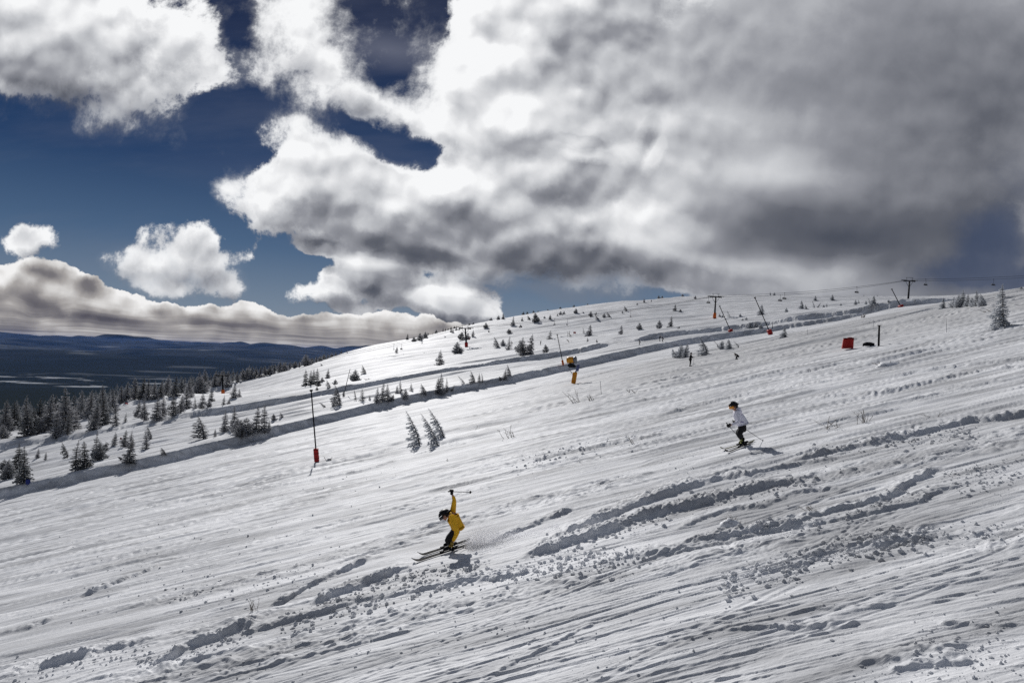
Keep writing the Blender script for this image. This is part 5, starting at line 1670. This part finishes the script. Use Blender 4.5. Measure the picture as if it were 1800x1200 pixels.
ed += [('neck', 'che'), ('che', 'spi'), ('spi', 'pel'), ('che', 'shl'), ('che', 'shr'), ('shl', 'ell'), ('ell', 'hal'), ('shr', 'elr'), ('elr', 'har'), ('pel', 'hpl'), ('pel', 'hpr'), ('hpl', 'knl'), ('hpr', 'knr'), ('knl', 'anl'), ('knr', 'anr')]
pers = skin_build('person', nd, ed, 'pel', M_SKIN)
tag(pers, 'skier in yellow jacket leaning left with one arm raised, poles in hands', 'person')
jk = {k: (v[0], v[1] * 1.22 + .012) for k, v in nd.items() if k in ('pel', 'spi', 'che', 'shl', 'shr', 'ell', 'elr')}
jk['col'] = (PY(790.5, 906, 0), .082)
jk['wl'] = (PY(795.7, 869.8, .22), .046); jk['wr'] = (PY(795.8, 951.5, -.24), .047)
jk['mel'] = (nd['ell'][0].lerp(jk['wl'][0], .5) + Vector((.012, 0, 0)), .050); jk['mer'] = (nd['elr'][0].lerp(jk['wr'][0], .5), .054)
jk['ell'] = (nd['ell'][0], .066); jk['elr'] = (nd['elr'][0], .076)
jk['hem'] = (PY(804, 932.5, 0), .135)
jk['spi'] = (PY(802.5, 919, 0), .175); jk['pel'] = (PY(805.5, 927, 0), .172); jk['che'] = (PY(797.5, 911, 0), .160)
skin_build('jacket', jk, [('col', 'che'), ('che', 'spi'), ('spi', 'pel'), ('pel', 'hem'), ('che', 'shl'), ('che', 'shr'), ('shl', 'ell'), ('ell', 'mel'), ('mel', 'wl'), ('shr', 'elr'), ('elr', 'mer'), ('mer', 'wr')], 'spi', M_YJ, pers)
m_ = MB(); m_.tube([PY(791.2, 900.5, -.02), PY(794, 905, -.07), PY(793.5, 911, -.09), PY(789.5, 914.5, -.05)], [.03, .035, .035, .03], 8); m_.build('hood', M_YJ, pers)
tp = {'p': (PY(800, 934, 0), .11), 'a': (nd['hpl'][0], .112), 'b': (nd['hpr'][0], .112), 'c': (nd['knl'][0], .088), 'd': (nd['knr'][0], .090), 'e': (nd['anl'][0] + Vector((0, 0, .02)), .085), 'f': (nd['anr'][0] + Vector((0, 0, .02)), .085),
      'ce': (nd['knl'][0].lerp(nd['anl'][0], .5), .080), 'df': (nd['knr'][0].lerp(nd['anr'][0], .5), .080)}
skin_build('trousers', tp, [('p', 'a'), ('p', 'b'), ('a', 'c'), ('b', 'd'), ('c', 'ce'), ('ce', 'e'), ('d', 'df'), ('df', 'f')], 'p', M_BK, pers)
boot('boot', fb, db, ub, nd['anl'][0], pers, M_SKI1); boot('boot', fa, da, ua, nd['anr'][0], pers, M_SKI1)
add_helmet(pers, HC, look, hup, M_HELM, 1.12, M_STEEL)
face_bits(pers, HC, look, hup)
tipU = PY(829.5, 864.8, .55); hU = PY(793.6, 863.6, .22)
glove('glove', hU, nd['ell'][0], tipU - hU, pers, M_GL, 1.25)
ski_pole(hU, tipU, 'raised black pole held level above the skier in yellow')
hL = PY(793.0, 957.2, -.24); tipL = PY(842, 967.8, .05)
glove('glove', hL, nd['elr'][0], tipL - hL, pers, mat('tan_glove', (.30, .20, .03), .7), 1.3, -1)
ski_pole(hL, tipL, 'lower black pole trailing right from the skier in yellow')

# --- skier in white jacket
WS = plane_hit(1305, 784.5)[1]


def PWh(px, py, dy=0.0):
    return Vector(ray(px, py) * (WS + dy))


fa, da, ua = ski(gz(1322, 779), gz(1276, 797.5), 'nearer ski of the white jacketed skier, dark blunt tip', M_SKI1, foot=.37, w=.045)
fb, db, ub = ski(gz(1326, 776), gz(1267.5, 792.5), 'farther ski of the white jacketed skier, olive tip', M_SKI2, foot=.36, w=.045)
look = Vector((-.84, -.32, -.40)); hup = Vector((-.35, -.1, .9))
HC = PWh(1289.2, 713.6, 0)
nd, ed = head_nodes(HC, look, hup, PWh(1293, 720, 0))
nd.update({'pel': (PWh(1306, 749, 0), .12), 'spi': (PWh(1302.5, 738, 0), .115), 'che': (PWh(1298, 728, 0), .125), 'shl': (PWh(1295.5, 724, .17), .065), 'shr': (PWh(1297.5, 725, -.17), .065),
           'ell': (PWh(1297, 739, .26), .038), 'hal': (PWh(1292, 741.4, .30), .028), 'elr': (PWh(1299.5, 741.5, -.26), .038), 'har': (PWh(1283, 747.3, -.26), .028),
           'hpl': (PWh(1305, 751, .10), .085), 'hpr': (PWh(1305, 752, -.10), .085), 'knl': (PWh(1296, 762.5, .11), .058), 'knr': (PWh(1298.5, 764, -.10), .058),
           'anl': (fb + ub * .20 - db * .07, .045), 'anr': (fa + ua * .20 - da * .07, .045)})
ed += [('neck', 'che'), ('che', 'spi'), ('spi', 'pel'), ('che', 'shl'), ('che', 'shr'), ('shl', 'ell'), ('ell', 'hal'), ('shr', 'elr'), ('elr', 'har'), ('pel', 'hpl'), ('pel', 'hpr'), ('hpl', 'knl'), ('hpr', 'knr'), ('knl', 'anl'), ('knr', 'anr')]
pers = skin_build('person', nd, ed, 'pel', M_SKIN)
tag(pers, 'skier in white jacket and black trousers with orange goggles, crouching', 'person')
jk = {'col': (PWh(1294, 720.5, 0), .088), 'che': (PWh(1298.5, 728.5, 0), .195), 'spi': (PWh(1302.8, 737, 0), .205), 'pel': (PWh(1305, 743.5, 0), .205), 'hem': (PWh(1305.3, 747.5, 0), .18),
      'shl': (nd['shl'][0], .09), 'shr': (nd['shr'][0], .09), 'ell': (nd['ell'][0], .066), 'elr': (nd['elr'][0], .068), 'wl': (PWh(1293.5, 741, .29), .050), 'wr': (PWh(1285.5, 746.8, -.26), .050)}
jk['shl'] = (jk['shl'][0], .10); jk['shr'] = (jk['shr'][0], .10)
skin_build('jacket', jk, [('col', 'che'), ('che', 'spi'), ('spi', 'pel'), ('pel', 'hem'), ('che', 'shl'), ('che', 'shr'), ('shl', 'ell'), ('ell', 'wl'), ('shr', 'elr'), ('elr', 'wr')], 'spi', M_WJ, pers)
m_ = MB()
m_.tube([PWh(1299, 741, -.19), PWh(1306, 741.5, -.20), PWh(1312, 740, -.12)], .008, 5)
m_.build('pocket_seam', mat('violet_trim', (.10, .08, .30), .7), pers)
m_ = MB(); m_.ball(PWh(1297.5, 719, 0), .10, 2, (1, 1.1, .8), .08, 4); m_.build('hood', M_WJ, pers)
tp = {'p': (PWh(1306, 751, 0), .145), 'a': (nd['hpl'][0], .115), 'b': (nd['hpr'][0], .118), 'c': (nd['knl'][0], .11), 'd': (nd['knr'][0], .115), 'ce': (nd['knl'][0].lerp(nd['anl'][0], .5), .088), 'df': (nd['knr'][0].lerp(nd['anr'][0], .5), .090),
      'e': (nd['anl'][0] + Vector((0, 0, .01)), .095), 'f': (nd['anr'][0] + Vector((0, 0, .01)), .097)}
skin_build('trousers', tp, [('p', 'a'), ('p', 'b'), ('a', 'c'), ('b', 'd'), ('c', 'ce'), ('ce', 'e'), ('d', 'df'), ('df', 'f')], 'p', M_BK, pers)
boot('boot', fb, db, ub, nd['anl'][0], pers, M_SKI1, 1, M_LIME); boot('boot', fa, da, ua, nd['anr'][0], pers, M_SKI1, 1, M_LIME)
add_helmet(pers, HC, look, hup, M_HELM, 1.13, M_GOG)
face_bits(pers, HC, look, hup)
m_ = MB(); m_.ball(PWh(1294.6, 717.2, .0), .055, 2, (1, 1, 1.2), .12, 5); m_.build('hair', M_HAIR, pers)
hN = PWh(1280.8, 747.8, -.26); tN = PWh(1303, 773, .25); topN = hN + (hN - tN).normalized() * .1
glove('glove', hN, nd['elr'][0], tN - hN, pers, M_GL, 1.35)
ski_pole(hN, tN, 'near pole of the white jacketed skier, pointing down past the knees', over=.10)
hF = PWh(1291.7, 741.4, .30); tF = PWh(1342.6, 775.3, .30)
glove('glove', hF, nd['ell'][0], tF - hF, pers, M_GL, 1.3, -1)
ski_pole(hF, tF, 'far pole of the white jacketed skier, trailing behind to the right')


# --- small distant people
def far_person(px, py, hpx, label, pose='stand', face=1, jm=None, tm=None, poles=True, skis=True):
    g = Vector(hit(px, py)); H = hpx * g.y / PF
    k = H / (1.72 if pose != 'tuck' else 1.05)
    jm = jm or M_BK; tm = tm or M_BK

    def q(x, y, z):
        return g + Vector((x * face, y, z)) * k
    if pose == 'stand':
        J = dict(pel=(0, 0, .92), spi=(.01, 0, 1.10), che=(.03, 0, 1.30), neck=(.05, 0, 1.47), hc=(.07, 0, 1.60), sl=(.03, .18, 1.38), sr=(.03, -.18, 1.38), el=(.14, .24, 1.15), er=(.16, -.24, 1.15), hl=(.38, .22, 1.08), hr=(.40, -.22, 1.10),
                 pl=(0, .10, .88), pr=(0, -.10, .88), kl=(.06, .12, .50), kr=(.04, -.12, .50), al=(0, .12, .14), ar=(-.02, -.12, .14))
    elif pose == 'lean':
        J = dict(pel=(-.08, 0, .82), spi=(0, 0, .98), che=(.12, 0, 1.14), neck=(.22, 0, 1.28), hc=(.29, 0, 1.40), sl=(.14, .18, 1.2), sr=(.14, -.18, 1.2), el=(.18, .28, .96), er=(.20, -.28, .96), hl=(.42, .26, .92), hr=(.44, -.26, .94),
                 pl=(-.06, .10, .8), pr=(-.06, -.10, .8), kl=(.16, .14, .48), kr=(.14, -.14, .48), al=(0, .14, .14), ar=(-.02, -.14, .14))
    else:
        J = dict(pel=(-.22, 0, .52), spi=(-.10, 0, .68), che=(.08, 0, .78), neck=(.22, 0, .83), hc=(.33, 0, .88), sl=(.10, .18, .80), sr=(.10, -.18, .80), el=(.25, .22, .60), er=(.25, -.22, .60), hl=(.42, .14, .62), hr=(.42, -.14, .62),
                 pl=(-.2, .12, .5), pr=(-.2, -.12, .5), kl=(.14, .16, .46), kr=(.14, -.16, .46), al=(-.02, .16, .14), ar=(-.04, -.16, .14))
    P_ = {a: q(*b) for a, b in J.items()}
    look = Vector((face, 0, -.1)); upv = Vector((0, 0, 1))
    nd, ed = head_nodes(P_['hc'], look, upv, P_['neck'], k)
    rr = dict(pel=.12, spi=.11, che=.12, sl=.06, sr=.06, el=.038, er=.038, hl=.03, hr=.03, pl=.085, pr=.085, kl=.055, kr=.055, al=.04, ar=.04)
    nd.update({a: (P_[a], rr[a] * k) for a in rr})
    E2 = [('neck', 'che'), ('che', 'spi'), ('spi', 'pel'), ('che', 'sl'), ('che', 'sr'), ('sl', 'el'), ('el', 'hl'), ('sr', 'er'), ('er', 'hr'), ('pel', 'pl'), ('pel', 'pr'), ('pl', 'kl'), ('pr', 'kr'), ('kl', 'al'), ('kr', 'ar')]
    pe = skin_build('person', nd, ed + E2, 'pel', M_SKIN, None, 1)
    tag(pe, label, 'person')
    jn = {a: (P_[a], (rr[a] * 1.3 + .015) * k) for a in ('pel', 'spi', 'che', 'sl', 'sr', 'el', 'er')}
    for a, b in (('hl', 'el'), ('hr', 'er')): jn[a] = (P_[a].lerp(P_[b], .12), .05 * k)
    jn['neck'] = (P_['neck'], .07 * k)
    skin_build('jacket', jn, [e for e in E2 if e[0] in jn and e[1] in jn], 'spi', jm, pe, 1)
    tn = {'pel': (P_['pel'], .15 * k)}
    for a in ('pl', 'pr', 'kl', 'kr', 'al', 'ar'): tn[a] = (P_[a], (rr[a] * 1.35 + .012) * k)
    skin_build('trousers', tn, [('pel', 'pl'), ('pel', 'pr'), ('pl', 'kl'), ('pr', 'kr'), ('kl', 'al'), ('kr', 'ar')], 'pel', tm, pe, 1)
    add_helmet(pe, P_['hc'], look, upv, M_HELM, k)
    for a in ('al', 'ar'):
        m_ = MB(); m_.box(P_[a] + Vector((.06 * face, 0, -.07)) * k, (.32 * k, .11 * k, .14 * k), bev=.03 * k); m_.build('boot', M_SKI1, pe)
    if poles:
        m_ = MB()
        for a, s__ in (('hl', 1), ('hr', -1)):
            m_.tube([P_[a] + Vector((.02 * face, 0, .08)) * k, P_[a] + Vector((-.35 * face, .05 * s__, -P_[a].z / 1 * 0 - (J[a][2] - .02))) * k], .012 * k, 5)
        o = m_.build('ski_poles', M_BLACK); tag(o, 'pair of thin poles of the ' + label, 'ski poles')
        o['label'] = ' '.join(o['label'].split()[:16])
    return pe


far_person(1213, 643.5, 24, 'person in black with red-edged trousers standing beside frosted spruces', 'stand', 1, poles=False)
m_ = MB(); g = Vector(hit(1213, 643.5))
k_ = 24 * g.y / PF / 1.72
m_.tube([g + Vector((.42, -.22, 1.15)) * k_, g + Vector((.28, -.3, .0)) * k_], .012 * k_, 6); o = m_.build('ski_pole', M_BLACK); tag(o, 'thin pole of the standing person in black', 'ski pole')
far_person(1295, 631.5, 11.5, 'person in black tucked low on the piste right of white spruces', 'tuck', -1, poles=False)
far_person(1159.5, 599.5, 11, 'left one of two small dark skiers standing together above the bank', 'stand', 1, poles=False)
far_person(1165, 600.5, 10.5, 'right one of two small dark skiers standing together above the bank', 'lean', -1, poles=False)
far_person(1124.5, 606, 10, 'small dark skier alone left of the pair above the bank', 'lean', -1, poles=False)
far_person(900, 606.5, 8, 'tiny dark figure among the spruces above the far bank', 'lean', -1, poles=False)
far_person(950, 607.5, 9, 'tiny dark figure right of the spruce group above the far bank', 'stand', 1, poles=False)


# ------------------------------------------------------------------ loose snow: clods and the plume behind the skier
def build_clods():
    r = random.Random(9)
    proto = []
    for q in range(6):
        m_ = MB(); m_.ball((0, 0, 0), 1, 1, (1, r.uniform(.7, 1.1), r.uniform(.55, .8)), .22, q + 5)
        proto.append((np.array(m_.v), np.array(m_.f)))
    pts = []

    def strip(poly, n, spread, s0, s1, fall=2.0):
        seg = [(poly[i], poly[i + 1], math.dist(poly[i], poly[i + 1])) for i in range(len(poly) - 1)]
        tot = sum(s[2] for s in seg)
        for _ in range(n):
            t = r.random() * tot
            for a, b, l in seg:
                if t < l: break
                t -= l
            u = t / l
            x = a[0] + (b[0] - a[0]) * u + r.gauss(0, 6); y = a[1] + (b[1] - a[1]) * u + r.gauss(0, spread)
            if r.random() < .6:
                pts.append((x, y, s0 * .7 + (s1 - s0) * r.random() ** 3))
    strip([(490, 1108), (600, 1070), (700, 1043), (820, 1022), (950, 1000), (1100, 988)], 900, 13, .018, .085)
    strip([(560, 1060), (680, 1020), (760, 1005), (850, 990)], 420, 9, .016, .07)
    strip([(900, 1010), (1000, 985), (1150, 975)], 350, 12, .02, .08)
    strip([(960, 965), (1060, 935), (1200, 890), (1330, 862), (1440, 842)], 600, 11, .02, .08)
    strip([(1270, 1030), (1380, 1000), (1480, 968), (1560, 955), (1640, 948)], 900, 13, .016, .075)
    strip([(1640, 948), (1740, 938), (1820, 934)], 200, 12, .014, .05)
    strip([(1240, 950), (1330, 935), (1450, 925)], 300, 8, .016, .06)
    strip([(1490, 905), (1560, 880), (1640, 868)], 200, 9, .016, .05)
    strip([(1560, 775), (1640, 770), (1720, 760)], 220, 9, .025, .08)
    strip([(1660, 838), (1740, 826), (1800, 830)], 200, 8, .02, .06)
    strip([(1680, 850), (1700, 860), (1780, 850)], 100, 10, .02, .06)
    strip([(240, 1165), (330, 1150), (440, 1115)], 260, 9, .014, .06)
    strip([(20, 1190), (130, 1165), (260, 1140)], 300, 12, .014, .055)
    strip([(300, 1060), (420, 1040), (560, 1005)], 220, 12, .016, .06)
    strip([(900, 820), (1010, 795), (1130, 770)], 260, 8, .03, .09)
    strip([(1150, 800), (1290, 830), (1480, 820)], 160, 14, .02, .05)
    strip([(1420, 800), (1560, 775), (1700, 745)], 260, 9, .02, .07)
    strip([(1600, 1125), (1700, 1140), (1790, 1100)], 200, 30, .01, .035)
    strip([(1500, 1190), (1640, 1180), (1800, 1170)], 220, 22, .01, .035)
    strip([(100, 940), (400, 880), (700, 830)], 300, 30, .02, .06)
    strip([(50, 1050), (300, 1000), (600, 950)], 320, 30, .016, .05)
    strip([(900, 1150), (1200, 1100), (1500, 1060)], 350, 45, .01, .035)
    strip([(300, 1190), (700, 1120), (1000, 1090)], 320, 30, .012, .04)
    V = []; F_ = []; nv = 0
    W = np.array([plane_hit(x, y) for x, y, _ in pts])
    dr = np.full(len(W), .03)
    Z = ground(W[:, 0], W[:, 1]) + relief(W[:, 0], W[:, 1], dr)
    for (x, y, s_), w_, z in zip(pts, W, Z):
        v, f = proto[r.randrange(6)]
        a = r.uniform(0, 6.28); c, s2 = math.cos(a), math.sin(a)
        sc = s_
        V.append(np.column_stack([(v[:, 0] * c - v[:, 1] * s2) * sc + w_[0], (v[:, 0] * s2 + v[:, 1] * c) * sc + w_[1], v[:, 2] * sc + z + sc * .25]))
        F_.append(f + nv); nv += len(v)
    me = bpy.data.meshes.new('snow_clods'); me.from_pydata(np.vstack(V).tolist(), [], np.vstack(F_).tolist())
    me.materials.append(bpy.data.materials['snow']); me.update()
    o = bpy.data.objects.new('snow_clods', me); COL.objects.link(o); tag(o, 'broken crumbs and clods of snow strewn along the ski tracks', 'snow clods', kind='stuff')


build_clods()


def build_spray():
    r = random.Random(12)
    V = []; F_ = []
    tet = [Vector((1, 1, 1)), Vector((-1, -1, 1)), Vector((-1, 1, -1)), Vector((1, -1, -1))]
    for _ in range(24000):
        t = min(1.3, r.expovariate(2.6))
        x = 822 + 120 * t + r.gauss(0, 4)
        y = 964 - 30 * t - abs(r.gauss(0, 1)) * (4 + 13 * math.exp(-((t - .28) / .3) ** 2)) + 3
        p_ = ray(x, y) * (YS + .15 + r.gauss(0, .22) + .25 * t)
        s_ = r.uniform(.0018, .0048)
        o_ = len(V)
        R_ = Matrix.Rotation(r.uniform(0, 6.28), 3, 'Z')
        V += [tuple(Vector(p_) + R_ @ q * s_) for q in tet]
        F_ += [(o_, o_ + 1, o_ + 2), (o_, o_ + 3, o_ + 1), (o_, o_ + 2, o_ + 3), (o_ + 1, o_ + 3, o_ + 2)]
    ms = bpy.data.materials.new('airborne_snow'); ms.use_nodes = True; nt = ms.node_tree; nt.nodes.clear()
    out = nt.nodes.new('ShaderNodeOutputMaterial'); mx = nt.nodes.new('ShaderNodeMixShader'); df = nt.nodes.new('ShaderNodeBsdfDiffuse'); tl = nt.nodes.new('ShaderNodeBsdfTranslucent')
    df.inputs[0].default_value = (.9, .9, .92, 1); tl.inputs[0].default_value = (.95, .95, .96, 1); mx.inputs[0].default_value = .88
    nt.links.new(df.outputs[0], mx.inputs[1]); nt.links.new(tl.outputs[0], mx.inputs[2]); nt.links.new(mx.outputs[0], out.inputs[0])
    me = bpy.data.meshes.new('snow_spray'); me.from_pydata(V, [], F_); me.materials.append(ms); me.update()
    o = bpy.data.objects.new('snow_spray', me); COL.objects.link(o); tag(o, 'fine plume of powder snow thrown up behind the skier in yellow', 'snow spray', kind='stuff')


build_spray()
